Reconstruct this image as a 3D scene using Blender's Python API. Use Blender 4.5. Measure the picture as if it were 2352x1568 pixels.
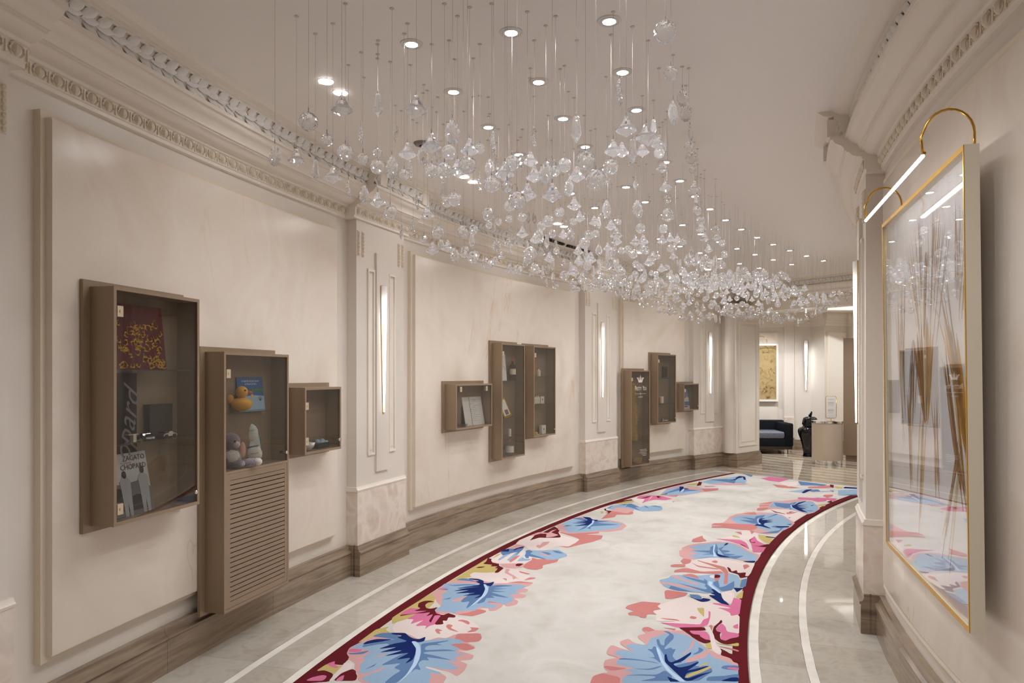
import bpy, bmesh, math, random
from math import sin, cos, pi, radians, degrees
from mathutils import Vector, Matrix
from mathutils.geometry import tessellate_polygon

for o in list(bpy.data.objects):
    bpy.data.objects.remove(o)
sc = bpy.context.scene
COL = sc.collection

# ------------------------------------------------------------------ camera, light, exposure
cam_d = bpy.data.cameras.new('camera')
cam_d.sensor_width = 36.0
cam_d.lens = 1650 / 2352 * 36.0
cam_d.shift_y = 78 / 2352
cam_d.clip_end = 200
cam_o = bpy.data.objects.new('camera', cam_d)
cam_o.location = (0, 0, 1.6)
cam_o.rotation_euler = (pi / 2, 0, 0)
COL.objects.link(cam_o)
sc.camera = cam_o
sc.view_settings.view_transform = 'Standard'
sc.view_settings.look = 'None'
sc.view_settings.gamma = 1.0
sc.view_settings.use_curve_mapping = False
sc.view_settings.exposure = -0.06
w = bpy.data.worlds.new('world')
sc.world = w
w.use_nodes = True
w.node_tree.nodes['Background'].inputs[0].default_value = (1.0, 0.93, 0.85, 1)
w.node_tree.nodes['Background'].inputs[1].default_value = 0.05
sc.cycles.max_bounces = 10
sc.cycles.diffuse_bounces = 6
sc.cycles.glossy_bounces = 4
sc.cycles.transmission_bounces = 8
sc.cycles.transparent_max_bounces = 12
sc.cycles.caustics_reflective = False
sc.cycles.caustics_refractive = False
sc.cycles.sample_clamp_indirect = 10.0
sc.cycles.use_adaptive_sampling = True
sc.cycles.adaptive_threshold = 0.03
SPOT_W = 17.0        # recessed downlights
WASH_W = 2.5        # wall washers by the left cornice
LOBBY_W = 125.0
SPOT_C = (0.945, 0.965, 1.0)

# ------------------------------------------------------------------ plan: concentric arcs about C0 (metres)
C0 = (14.378, -0.038)
R_WL, R_PANL, R_PILL, R_PLIL, R_BASL = 16.74, 16.672, 16.650, 16.635, 16.690
R_WR, R_PANR, R_PILR, R_PLIR, R_BASR = 12.880, 12.922, 12.985, 13.000, 12.930
CEIL = 3.25
T0, T1 = -13.0, 51.8


def P(t, R, z=0.0):
    a = radians(t)
    return Vector((C0[0] - R * cos(a), C0[1] + R * sin(a), z))


def rotL(t):
    return radians(90 - t)


def rotR(t):
    return radians(-90 - t)


# ------------------------------------------------------------------ materials
MATS = {}


def srgb(r, g, b):
    def f(c):
        c /= 255.0
        return c / 12.92 if c <= 0.04045 else ((c + 0.055) / 1.055) ** 2.4
    return (f(r), f(g), f(b), 1.0)


def new_mat(name):
    m = bpy.data.materials.new(name)
    m.use_nodes = True
    MATS[name] = m
    return m, m.node_tree, m.node_tree.nodes['Principled BSDF']


def simple(name, col, rough=0.5, metal=0.0, spec=0.5, coat=0.0, bump=None, sheen=0.0, var=None):
    m, nt, b = new_mat(name)
    b.inputs['Base Color'].default_value = col
    b.inputs['Roughness'].default_value = rough
    b.inputs['Metallic'].default_value = metal
    b.inputs['Specular IOR Level'].default_value = spec
    b.inputs['Coat Weight'].default_value = coat
    b.inputs['Coat Roughness'].default_value = 0.05
    b.inputs['Sheen Weight'].default_value = sheen
    if bump or var:
        tc = nt.nodes.new('ShaderNodeTexCoord')
        nz = nt.nodes.new('ShaderNodeTexNoise')
        nz.inputs['Scale'].default_value = (bump or var)[0]
        nz.inputs['Detail'].default_value = 4
        nt.links.new(tc.outputs['Object'], nz.inputs['Vector'])
        if bump:
            bp = nt.nodes.new('ShaderNodeBump')
            bp.inputs['Strength'].default_value = bump[1]
            bp.inputs['Distance'].default_value = 0.01
            nt.links.new(nz.outputs['Fac'], bp.inputs['Height'])
            nt.links.new(bp.outputs['Normal'], b.inputs['Normal'])
        if var:
            mx = nt.nodes.new('ShaderNodeMix')
            mx.data_type = 'RGBA'
            mx.inputs[6].default_value = col
            mx.inputs[7].default_value = tuple(c * var[1] for c in col[:3]) + (1,)
            nt.links.new(nz.outputs['Fac'], mx.inputs[0])
            nt.links.new(mx.outputs[2], b.inputs['Base Color'])
    return m


def emis(name, col, strength):
    m, nt, b = new_mat(name)
    b.inputs['Base Color'].default_value = (0.8, 0.8, 0.8, 1)
    b.inputs['Emission Color'].default_value = col
    b.inputs['Emission Strength'].default_value = strength
    return m


def ramp(nt, fac, stops):
    r = nt.nodes.new('ShaderNodeValToRGB')
    e = r.color_ramp.elements
    while len(e) < len(stops):
        e.new(0.5)
    for i, (p, c) in enumerate(stops):
        e[i].position = p
        e[i].color = c
    nt.links.new(fac, r.inputs[0])
    return r.outputs[0]


def stone(name, stops, scale=(1, 1, 1), nscale=3.0, detail=8, rough=0.15, dist=0.6, vein=None, coat=0.0, spec=0.5):
    m, nt, b = new_mat(name)
    tc = nt.nodes.new('ShaderNodeTexCoord')
    geo = nt.nodes.new('ShaderNodeNewGeometry')
    mp = nt.nodes.new('ShaderNodeMapping')
    mp.inputs['Scale'].default_value = scale
    nt.links.new(geo.outputs['Position'], mp.inputs[0])
    nz = nt.nodes.new('ShaderNodeTexNoise')
    nz.inputs['Scale'].default_value = nscale
    nz.inputs['Detail'].default_value = detail
    nz.inputs['Distortion'].default_value = dist
    nt.links.new(mp.outputs[0], nz.inputs['Vector'])
    col = ramp(nt, nz.outputs['Fac'], stops)
    if vein:
        # thin diagonal gold-brown veins
        mp2 = nt.nodes.new('ShaderNodeMapping')
        mp2.inputs['Rotation'].default_value = (0.9, 0.3, 0.5)
        mp2.inputs['Scale'].default_value = vein['scale']
        nt.links.new(geo.outputs['Position'], mp2.inputs[0])
        v = nt.nodes.new('ShaderNodeTexNoise')
        v.inputs['Scale'].default_value = vein['n']
        v.inputs['Detail'].default_value = 5
        v.inputs['Distortion'].default_value = 0.8
        nt.links.new(mp2.outputs[0], v.inputs['Vector'])
        sub = nt.nodes.new('ShaderNodeMath')
        sub.operation = 'SUBTRACT'
        sub.inputs[1].default_value = 0.5
        nt.links.new(v.outputs['Fac'], sub.inputs[0])
        ab = nt.nodes.new('ShaderNodeMath')
        ab.operation = 'ABSOLUTE'
        nt.links.new(sub.outputs[0], ab.inputs[0])
        lo = nt.nodes.new('ShaderNodeMapRange')
        lo.inputs['From Min'].default_value = 0.0
        lo.inputs['From Max'].default_value = vein['w']
        lo.inputs['To Min'].default_value = vein['amt']
        lo.inputs['To Max'].default_value = 0.0
        nt.links.new(ab.outputs[0], lo.inputs['Value'])
        # only here and there
        n3 = nt.nodes.new('ShaderNodeTexNoise')
        n3.inputs['Scale'].default_value = 0.9
        nt.links.new(geo.outputs['Position'], n3.inputs['Vector'])
        mk = nt.nodes.new('ShaderNodeMapRange')
        mk.inputs['From Min'].default_value = 0.53
        mk.inputs['From Max'].default_value = 0.63
        nt.links.new(n3.outputs['Fac'], mk.inputs['Value'])
        mu = nt.nodes.new('ShaderNodeMath')
        mu.operation = 'MULTIPLY'
        nt.links.new(lo.outputs[0], mu.inputs[0])
        nt.links.new(mk.outputs[0], mu.inputs[1])
        mx = nt.nodes.new('ShaderNodeMix')
        mx.data_type = 'RGBA'
        nt.links.new(mu.outputs[0], mx.inputs[0])
        nt.links.new(col, mx.inputs[6])
        mx.inputs[7].default_value = vein['col']
        col = mx.outputs[2]
    nt.links.new(col, b.inputs['Base Color'])
    b.inputs['Roughness'].default_value = rough
    b.inputs['Coat Weight'].default_value = coat
    b.inputs['Coat Roughness'].default_value = 0.08
    b.inputs['Specular IOR Level'].default_value = spec
    return m


CREAM = srgb(231, 221, 207)
M_wall = simple('wall_paint', srgb(224, 216, 206), 0.35, var=(2.0, 0.97))
M_panel = stone('polished_plaster', [(0.3, srgb(226, 214, 200)), (0.5, srgb(231, 221, 208)), (0.72, srgb(223, 209, 194))],
                nscale=1.6, detail=6, rough=0.24, dist=1.2, spec=0.15,
                vein=dict(scale=(1.6, 1.6, 0.45), n=1.0, w=0.008, amt=0.42, col=srgb(206, 176, 126)))
M_panelR = stone('glossy_plaster', [(0.3, srgb(226, 214, 200)), (0.5, srgb(231, 221, 208)), (0.72, srgb(223, 209, 194))],
                nscale=1.6, detail=6, rough=0.11, dist=1.2, spec=0.5,
                vein=dict(scale=(1.6, 1.6, 0.45), n=1.0, w=0.008, amt=0.42, col=srgb(206, 176, 126)))
M_plinth = stone('pale_marble', [(0.32, srgb(214, 198, 184)), (0.5, srgb(226, 214, 202)), (0.68, srgb(204, 188, 172))],
                 nscale=6, detail=12, rough=0.13, dist=0.5)
M_ceil = simple('ceiling_paint', srgb(238, 233, 228), 0.45)
M_white = simple('white_trim', srgb(232, 224, 212), 0.4)
M_frieze = simple('frieze_marble', srgb(238, 236, 232), 0.4, bump=(40, 0.2), var=(7.0, 0.86))
M_egg = simple('egg_moulding_paint', srgb(224, 212, 192), 0.45)
M_base = stone('striped_brown_marble', [(0.30, srgb(110, 92, 76)), (0.48, srgb(150, 132, 112)), (0.6, srgb(126, 108, 90)), (0.75, srgb(160, 142, 122))],
               scale=(1.0, 1.0, 14.0), nscale=1.1, detail=6, rough=0.16, dist=0.15)
M_tile = stone('beige_marble_floor', [(0.3, srgb(182, 175, 164)), (0.5, srgb(190, 184, 173)), (0.7, srgb(178, 170, 158))],
               nscale=7, detail=10, rough=0.035, dist=1.0)
M_tile2 = stone('darker_beige_marble_floor', [(0.3, srgb(174, 166, 153)), (0.5, srgb(184, 177, 165)), (0.7, srgb(170, 161, 148))],
                nscale=7, detail=10, rough=0.035, dist=1.0)
M_tileL = stone('warm_beige_marble_floor', [(0.3, srgb(170, 152, 130)), (0.5, srgb(184, 168, 146)), (0.7, srgb(164, 146, 122))],
                nscale=7, detail=10, rough=0.035, dist=1.0)
M_strip = stone('white_marble_strip', [(0.3, srgb(228, 222, 212)), (0.6, srgb(240, 236, 228))], nscale=6, rough=0.04)
M_grout = simple('grout', srgb(172, 163, 150), 0.6)
M_bronze = simple('bronze_lacquer', srgb(152, 131, 108), 0.42, metal=0.15)
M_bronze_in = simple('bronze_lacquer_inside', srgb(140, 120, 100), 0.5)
M_dark = simple('dark_slot', srgb(28, 22, 18), 0.8)
M_chrome = simple('chrome', (0.85, 0.85, 0.86, 1), 0.08, metal=1.0)
M_gold = simple('brushed_brass', srgb(214, 170, 84), 0.22, metal=1.0)
M_goldpaint = simple('gold_leaf', srgb(190, 146, 52), 0.35, metal=0.75)
M_goldfoil = simple('gold_foil', srgb(226, 178, 60), 0.3, metal=0.8)
M_wire = simple('steel_wire', srgb(168, 160, 156), 0.35, metal=0.6)
M_cap = simple('canopy_grey', srgb(206, 199, 194), 0.4, metal=0.1)
M_trimring = simple('brushed_trim_ring', srgb(222, 219, 215), 0.4)
M_lamp = emis('lamp_white', (1.0, 0.97, 0.94, 1), 70.0)
M_bar = emis('lamp_bar_light', (1.0, 0.97, 0.95, 1), 26.0)
M_bar2 = emis('lamp_bar_dim', (1.0, 0.93, 0.82, 1), 5.0)
M_cove = emis('cove_light', (1.0, 0.95, 0.86, 1), 7.0)
M_black = simple('black_gloss', (0.004, 0.004, 0.005, 1), 0.07, spec=0.4)
M_velvet = simple('black_velvet', (0.006, 0.007, 0.010, 1), 0.85, spec=0.2)
M_silverfab = simple('silver_damask', srgb(132, 136, 150), 0.4, var=(22, 0.2), bump=(40, 0.3))
M_paper = simple('white_paper', srgb(232, 230, 224), 0.7)
M_glow = None

# sconce diffuser: brightest along the body, fading out at its top end (fade is put into the emission strength)
m, nt, b = new_mat('sconce_light')
tc = nt.nodes.new('ShaderNodeTexCoord')
sx = nt.nodes.new('ShaderNodeSeparateXYZ')
nt.links.new(tc.outputs['Object'], sx.inputs[0])
mr = nt.nodes.new('ShaderNodeMapRange')
mr.inputs['From Min'].default_value = 1.06
mr.inputs['From Max'].default_value = 0.80
pw_ = nt.nodes.new('ShaderNodeMath')
pw_.operation = 'POWER'
pw_.inputs[1].default_value = 2.6
ml_ = nt.nodes.new('ShaderNodeMath')
ml_.operation = 'MULTIPLY_ADD'
ml_.inputs[1].default_value = 9.0
ml_.inputs[2].default_value = 0.04
nt.links.new(mr.outputs[0], pw_.inputs[0])
nt.links.new(pw_.outputs[0], ml_.inputs[0])
nt.links.new(sx.outputs['Z'], mr.inputs['Value'])
b.inputs['Base Color'].default_value = (0.85, 0.83, 0.8, 1)
b.inputs['Emission Color'].default_value = (1.0, 0.96, 0.9, 1)
nt.links.new(ml_.outputs[0], b.inputs['Emission Strength'])
M_sconce = m

# clear crystal: cut glass
m, nt, b = new_mat('cut_crystal')
b.inputs['Base Color'].default_value = (1, 1, 1, 1)
b.inputs['Roughness'].default_value = 0.0
b.inputs['IOR'].default_value = 1.62
b.inputs['Transmission Weight'].default_value = 1.0
tl = nt.nodes.new('ShaderNodeBsdfTranslucent')          # translucent share added so the glass glows brighter and whiter
tl.inputs[0].default_value = (0.97, 0.97, 1.0, 1)
mx = nt.nodes.new('ShaderNodeMixShader')
mx.inputs[0].default_value = 0.12
nt.links.new(b.outputs[0], mx.inputs[1])
nt.links.new(tl.outputs[0], mx.inputs[2])
nt.links.new(mx.outputs[0], nt.nodes['Material Output'].inputs[0])
M_crys = m

# tinted door glass and clear shelf / picture glass: thin sheets, see-through plus Fresnel reflection


def sheet_glass(name, tint, ior=1.5, boost=1.0, rough=0.0):
    m = bpy.data.materials.new(name)
    m.use_nodes = True
    nt = m.node_tree
    nt.nodes.clear()
    out = nt.nodes.new('ShaderNodeOutputMaterial')
    tr = nt.nodes.new('ShaderNodeBsdfTransparent')
    tr.inputs[0].default_value = tint
    gl = nt.nodes.new('ShaderNodeBsdfGlossy')
    gl.inputs['Roughness'].default_value = rough
    gl.inputs['Color'].default_value = (1, 1, 1, 1)
    # Schlick reflectance of one glass face, the same from both sides
    lw = nt.nodes.new('ShaderNodeLayerWeight')
    lw.inputs[0].default_value = 0.5
    pw = nt.nodes.new('ShaderNodeMath')
    pw.operation = 'POWER'
    pw.inputs[1].default_value = 5.0
    nt.links.new(lw.outputs['Facing'], pw.inputs[0])
    mu = nt.nodes.new('ShaderNodeMapRange')
    f0 = ((ior - 1) / (ior + 1)) ** 2 * boost
    mu.inputs['To Min'].default_value = f0
    mu.inputs['To Max'].default_value = 1.0
    nt.links.new(pw.outputs[0], mu.inputs['Value'])
    mx = nt.nodes.new('ShaderNodeMixShader')
    nt.links.new(mu.outputs[0], mx.inputs[0])
    nt.links.new(tr.outputs[0], mx.inputs[1])
    nt.links.new(gl.outputs[0], mx.inputs[2])
    nt.links.new(mx.outputs[0], out.inputs[0])
    MATS[name] = m
    return m


M_doorglass = sheet_glass('grey_door_glass', (0.85, 0.845, 0.83, 1), 1.5, 0.7)
M_shelf = sheet_glass('shelf_glass', (0.86, 0.93, 0.90, 1), 1.5, 1.2)
M_picglass = sheet_glass('picture_glass', (0.98, 0.98, 0.98, 1), 1.52, 1.25)
M_bottle = sheet_glass('dark_bottle_glass', (0.30, 0.27, 0.24, 1), 1.5, 1.0)
M_clearb = sheet_glass('clear_bottle_glass', (0.90, 0.90, 0.95, 1), 1.5, 1.4)

# rug colours
RUGC = {'M': srgb(100, 24, 32), 'Y': srgb(196, 178, 112), 'S': srgb(150, 177, 203), 'B': srgb(98, 128, 170),
        'N': srgb(16, 38, 100), 'C': srgb(202, 130, 126), 'K': srgb(212, 163, 161), 'P': srgb(227, 213, 209),
        'G': srgb(214, 118, 156), 'L': srgb(186, 212, 238)}
for k, c in RUGC.items():
    simple('wool_' + k, c, 0.95, spec=0.05, sheen=0.03, bump=(260, 0.3), var=(14, 0.88))
M_field = stone('wool_field', [(0.3, srgb(198, 193, 186)), (0.5, srgb(206, 202, 196)), (0.7, srgb(192, 187, 179))],
                nscale=3.0, detail=10, rough=0.9, dist=0.5, spec=0.15)


# ------------------------------------------------------------------ mesh helpers
class MB:
    def __init__(s):
        s.v, s.f, s.m = [], [], []
        s.mi = 0

    def add(s, vs, fs):
        o = len(s.v)
        s.v += [tuple(v) for v in vs]
        s.f += [tuple(i + o for i in f) for f in fs]
        s.m += [s.mi] * len(fs)
        return s

    def box(s, x0, x1, y0, y1, z0, z1):
        vs = [(x, y, z) for z in (z0, z1) for y in (y0, y1) for x in (x0, x1)]
        return s.add(vs, [(0, 2, 3, 1), (4, 5, 7, 6), (0, 1, 5, 4), (2, 6, 7, 3), (0, 4, 6, 2), (1, 3, 7, 5)])

    def lathe(s, prof, n=16, cx=0, cy=0, cap=True):
        o = []
        for r, z in prof:
            for k in range(n):
                a = 2 * pi * k / n
                o.append((cx + r * cos(a), cy + r * sin(a), z))
        fs = []
        for i in range(len(prof) - 1):
            for k in range(n):
                a, b2 = i * n + k, i * n + (k + 1) % n
                fs.append((a, b2, b2 + n, a + n))
        if cap:
            fs.append(tuple(range(n - 1, -1, -1)))
            fs.append(tuple((len(prof) - 1) * n + k for k in range(n)))
        return s.add(o, fs)

    def tube(s, pts, r, n=6):
        pts = [Vector(p) for p in pts]
        vs = []
        for i, p in enumerate(pts):
            d = (pts[min(i + 1, len(pts) - 1)] - pts[max(i - 1, 0)]).normalized()
            up = Vector((0, 0, 1)) if abs(d.z) < 0.95 else Vector((1, 0, 0))
            a = d.cross(up).normalized()
            b2 = d.cross(a)
            rr = r[i] if isinstance(r, (list, tuple)) else r
            for k in range(n):
                t = 2 * pi * k / n
                vs.append(p + a * (rr * cos(t)) + b2 * (rr * sin(t)))
        fs = []
        for i in range(len(pts) - 1):
            for k in range(n):
                a, b2 = i * n + k, i * n + (k + 1) % n
                fs.append((a, a + n, b2 + n, b2))
        fs.append(tuple(range(n)))
        fs.append(tuple((len(pts) - 1) * n + k for k in range(n - 1, -1, -1)))
        return s.add(vs, fs)

    def ball(s, c, r, n=10, m=6, sc_=(1, 1, 1)):
        prof = []
        for i in range(m + 1):
            a = -pi / 2 + pi * i / m
            prof.append((max(1e-4, r * cos(a)), r * sin(a)))
        o = len(s.v)
        s.lathe(prof, n)
        for i in range(o, len(s.v)):
            v = s.v[i]
            s.v[i] = (v[0] * sc_[0] + c[0], v[1] * sc_[1] + c[1], v[2] * sc_[2] + c[2])
        return s

    def arc(s, prof, t0, t1, n=None, closed=True, caps=True):
        """sweep a closed (R, z) profile along the arc t0..t1"""
        if n is None:
            n = max(1, int(abs(t1 - t0) / 1.2))
        vs = []
        k = len(prof)
        for i in range(n + 1):
            t = t0 + (t1 - t0) * i / n
            for R, z in prof:
                vs.append(P(t, R, z))
        fs = []
        for i in range(n):
            for j in range(k if closed else k - 1):
                a, b2 = i * k + j, i * k + (j + 1) % k
                fs.append((a, b2, b2 + k, a + k))
        if caps and closed:
            fs.append(tuple(range(k - 1, -1, -1)))
            fs.append(tuple(n * k + j for j in range(k)))
        return s.add(vs, fs)

    def sector(s, R0, R1, z0, z1, t0, t1, n=None):
        return s.arc([(R0, z0), (R1, z0), (R1, z1), (R0, z1)], t0, t1, n)

    def prism(s, poly, z0, z1):
        """vertical prism over an (x, y) polygon"""
        n = len(poly)
        vs = [(p[0], p[1], z0) for p in poly] + [(p[0], p[1], z1) for p in poly]
        fs = [tuple(range(n - 1, -1, -1)), tuple(range(n, 2 * n))]
        fs += [(i, (i + 1) % n, (i + 1) % n + n, i + n) for i in range(n)]
        return s.add(vs, fs)

    def slab(s, poly, y0, y1):
        """prism along y over an (x, z) polygon"""
        n = len(poly)
        tri = tessellate_polygon([[Vector((p[0], p[1], 0)) for p in poly]])
        vs = [(p[0], y0, p[1]) for p in poly] + [(p[0], y1, p[1]) for p in poly]
        fs = [t for t in tri] + [(a + n, c + n, b2 + n) for a, b2, c in tri]
        fs += [(i, (i + 1) % n, (i + 1) % n + n, i + n) for i in range(n)]
        return s.add(vs, fs)

    def build(s, name, mats, parent=None, smooth=False, loc=None, rz=0.0, recalc=True):
        me = bpy.data.meshes.new(name)
        me.from_pydata(s.v, [], s.f)
        for mt in (mats if isinstance(mats, (list, tuple)) else [mats]):
            me.materials.append(mt)
        if any(s.m):
            me.polygons.foreach_set('material_index', s.m)
        if recalc:
            bm = bmesh.new()
            bm.from_mesh(me)
            bmesh.ops.recalc_face_normals(bm, faces=bm.faces)
            bm.to_mesh(me)
            bm.free()
        if smooth:
            me.polygons.foreach_set('use_smooth', [True] * len(me.polygons))
            if smooth != 'all':
                me.set_sharp_from_angle(angle=radians(38))
        return link(name, me, parent, loc, rz)


def link(name, me, parent=None, loc=None, rz=0.0):
    o = bpy.data.objects.new(name, me)
    COL.objects.link(o)
    if parent:
        o.parent = parent
    if loc is not None:
        o.location = loc
    o.rotation_euler = (0, 0, rz)
    return o


def thing(name, label, cat, loc=(0, 0, 0), rz=0.0, group=None):
    o = bpy.data.objects.new(name, None)
    COL.objects.link(o)
    o.empty_display_size = 0.1
    o.location = loc
    o.rotation_euler = (0, 0, rz)
    return tag(o, label, cat, group)


def tag(o, label, cat, group=None):
    o['label'] = label
    o['category'] = cat
    if group:
        o['group'] = group
    return o


def struct(o):
    o['kind'] = 'structure'
    return o


def text_mesh(name, body, size, mat, parent, loc, rot=(pi / 2, 0, 0), align='CENTER', shear=0.0, sx=1.0):
    cu = bpy.data.curves.new(name, 'FONT')
    cu.body = body
    cu.size = size
    cu.align_x = align
    cu.align_y = 'CENTER'
    cu.shear = shear
    cu.resolution_u = 2
    tmp = bpy.data.objects.new(name, cu)
    COL.objects.link(tmp)
    dg = bpy.context.evaluated_depsgraph_get()
    me = bpy.data.meshes.new_from_object(tmp.evaluated_get(dg))
    bpy.data.objects.remove(tmp)
    bpy.data.curves.remove(cu)
    me.materials.clear()
    me.materials.append(mat)
    o = link(name, me, parent)
    o.location = loc
    o.rotation_euler = rot
    o.scale = (sx, 1, 1)
    return o

# ------------------------------------------------------------------ room shell
PIL = [(7.2, 10.15), (20.2, 22.9), (36.5, 39.6), (47.2, 50.6)]          # pilasters, degrees along the arc
PIL_B = [(-9.6, -6.8)]
ALLP = PIL_B + PIL
PILR = PIL_B + PIL[1:]


def bays(a, b, side='L'):
    out, t = [], a
    for p in (ALLP if side == 'L' else PILR):
        out.append((t, p[0]))
        t = p[1]
    out.append((t, b))
    return out


# floor: sub-floor slab plus tiles laid in rings
mb = MB()
mb.box(-6, 18, -8, 30, -0.12, -0.012)
floor = struct(mb.build('floor', M_grout))
# one tile mesh per ring, turned about the centre of the arcs


def ring(name, R0, R1, dt, t0, t1, mats, gap=0.0007, off=0.0, z=0.0):
    n = int(round((t1 - t0) / dt))
    dt = (t1 - t0) / n
    g = degrees(gap / R1)
    me = {}
    for i in range(n):
        key = i % len(mats)
        if key not in me:
            b = MB()
            b.arc([(R0 + gap, -0.014), (R1 - gap, -0.014), (R1 - gap, z), (R0 + gap, z)], g, dt - g, 4)
            b.v = [(v[0] - C0[0], v[1] - C0[1], v[2]) for v in b.v]
            o = b.build(name, mats[key], floor, loc=(C0[0], C0[1], 0))
            me[key] = o.data
        else:
            o = link(name, me[key], floor, (C0[0], C0[1], 0))
        o.rotation_euler = (0, 0, -radians(t0 + i * dt + off))


TE = 47.55                                     # end of the rug runner, a radial line
ring('floor_tile', 16.327, 16.76, 3.1, T0, 50.9, [M_tile, M_tile2, M_tile, M_tile])
ring('white_strip', 16.277, 16.327, 6.2, T0, TE, [M_strip])
ring('floor_tile', 16.027, 16.277, 3.1, T0, TE, [M_tile, M_tile, M_tile2], off=0.0)
ring('white_strip', 15.965, 16.027, 6.2, T0, TE, [M_strip])
ring('floor_tile', 13.669, 15.965, 8.0, T0, TE, [M_tile])
ring('white_strip', 13.612, 13.669, 6.2, T0, TE, [M_strip])
ring('floor_tile', 13.370, 13.612, 3.9, T0, TE, [M_tile, M_tile, M_tile2])
ring('white_strip', 13.320, 13.370, 6.2, T0, TE, [M_strip])
ring('floor_tile', 12.86, 13.320, 3.9, T0, 50.9, [M_tile, M_tile2, M_tile])
# beyond the rug: white band, then alternating beige rows and thin white rows running across
rows = [(TE, TE + 0.45, M_strip)]
t = TE + 0.45
for k in range(12):
    rows.append((t, t + 1.05, M_tileL))
    t += 1.05
    rows.append((t, t + 0.16, M_strip))
    t += 0.16
for a, b2, mt in rows:
    b = MB()
    o_ = 16.327 if a < 50.9 else 17.6
    i_ = 13.370 if a < 50.9 else 12.0
    b.arc([(i_, -0.014), (o_, -0.014), (o_, 0.0), (i_, 0.0)], a + 0.004, b2 - 0.004, 1)
    b.build('white_strip' if mt is M_strip else 'floor_tile', mt, floor)
# lobby floor: large square slabs with thin white lines
for i in range(9):
    for j in range(9):
        x0, y0 = 2.0 + i * 1.2, 13.0 + j * 0.75
        cx_, cy_ = x0 + 0.6, y0 + 0.4
        tt = degrees(math.atan2(cy_ - C0[1], C0[0] - cx_))
        b = MB()
        b.box(x0 + .001, x0 + 1.199, y0 + .001, y0 + .665, -0.016, -0.004)
        b.build('floor_tile', M_tileL, floor)
        b = MB()
        b.box(x0 + .001, x0 + 1.199, y0 + .666, y0 + .749, -0.016, -0.004)
        b.build('white_strip', M_strip, floor)

# ceiling
mb = MB()
mb.arc([(12.6, CEIL), (17.2, CEIL), (17.2, CEIL + .1), (12.6, CEIL + .1)], T0, 52.4, 54)
ceiling = struct(mb.build('ceiling', M_ceil))

# curved walls
mb = MB().sector(R_WL, R_WL + .2, -.02, CEIL + .05, T0, 52.0, 54)
wall_left = struct(mb.build('wall_left', M_wall, smooth=True))
mb = MB().sector(R_WR - .2, R_WR, -.02, CEIL + .05, T0, 50.0, 52)
wall_right = struct(mb.build('wall_right', M_wall, smooth=True))
mb = MB().sector(R_WR - .2, R_WL + .2, -.02, CEIL + .05, T0 - .6, T0, 1)
wall_rear = struct(mb.build('wall_rear', M_wall))


def panel(side, t0, t1, z0=0.38, z1=2.72):
    """raised slab of polished plaster with a stepped edge"""
    wall, Rw, Rp = (wall_left, R_WL, R_PANL) if side == 'L' else (wall_right, R_WR, R_PANR)
    s = 1 if side == 'L' else -1
    b = MB()
    d = degrees(0.028 / Rw)
    b.sector(Rw + s * .01, Rw - s * .035, z0 - .028, z1 + .028, t0 - d, t1 + d)
    b.build('panel_moulding', M_egg, wall, smooth=True)
    b = MB()
    e = .012
    de = degrees(e / Rw)
    n = max(2, int((t1 - t0) / .8))
    prof_in = [(Rw - s * .03, z0), (Rp + s * 0.004, z0), (Rp, z0 + e), (Rp, z1 - e), (Rp + s * .004, z1), (Rw - s * .03, z1)]
    b.arc(prof_in, t0, t1, n)
    b.build('wall_panel', M_panel if side == 'L' else M_panelR, wall, smooth=True)


for side in 'LR':
    for a, b2 in bays(T0, 50.0 if side == 'L' else 47.2, side):
        if b2 - a < 1.5 or (side == 'R' and a > 23.5):
            continue
        g = 0.75 if side == 'L' else 1.0
        panel(side, a + (g if a > T0 else .2), b2 - g)


def base_prof(R, s, h=0.245):
    """baseboard with a torus and a small cap; s = +1 grows towards smaller radius (left wall)"""
    return [(R + s * .06, -.01), (R, -.01), (R, .165), (R + s * .002, .178), (R - s * .008, .186), (R - s * .008, .196), (R + s * .010, .204),
            (R + s * .018, .222), (R + s * .018, h), (R + s * .06, h)]


def baseboards(side):
    s = 1 if side == 'L' else -1
    R = R_BASL if side == 'L' else R_BASR
    Rb = R - s * .085 if side == 'L' else R + .085
    run = struct(MB().sector(R + s * .058, R + s * .07, 0, .2, T0, 50.2, 40).build('baseboard_left' if side == 'L' else 'baseboard_right', M_base))
    for a, b2 in bays(T0, 51.4 if side == 'L' else 49.5, side):
        n = max(1, int(round((b2 - a) / 3.4)))
        for i in range(n):
            t0, t1 = a + (b2 - a) * i / n, a + (b2 - a) * (i + 1) / n
            b = MB().arc(base_prof(R, s), t0 + .003, t1 - .003)
            b.build('skirting_block', M_base, run, smooth=True)
    for a, b2 in (ALLP if side == 'L' else PILR):
        b = MB().arc(base_prof(Rb, s), a, b2)
        b.mi = 0
        b.sector(Rb + s * .05, R + s * .05, -.01, .245, a, b2)
        b.build('skirting_block', M_base, run, smooth=True)


baseboards('L')
baseboards('R')


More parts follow.
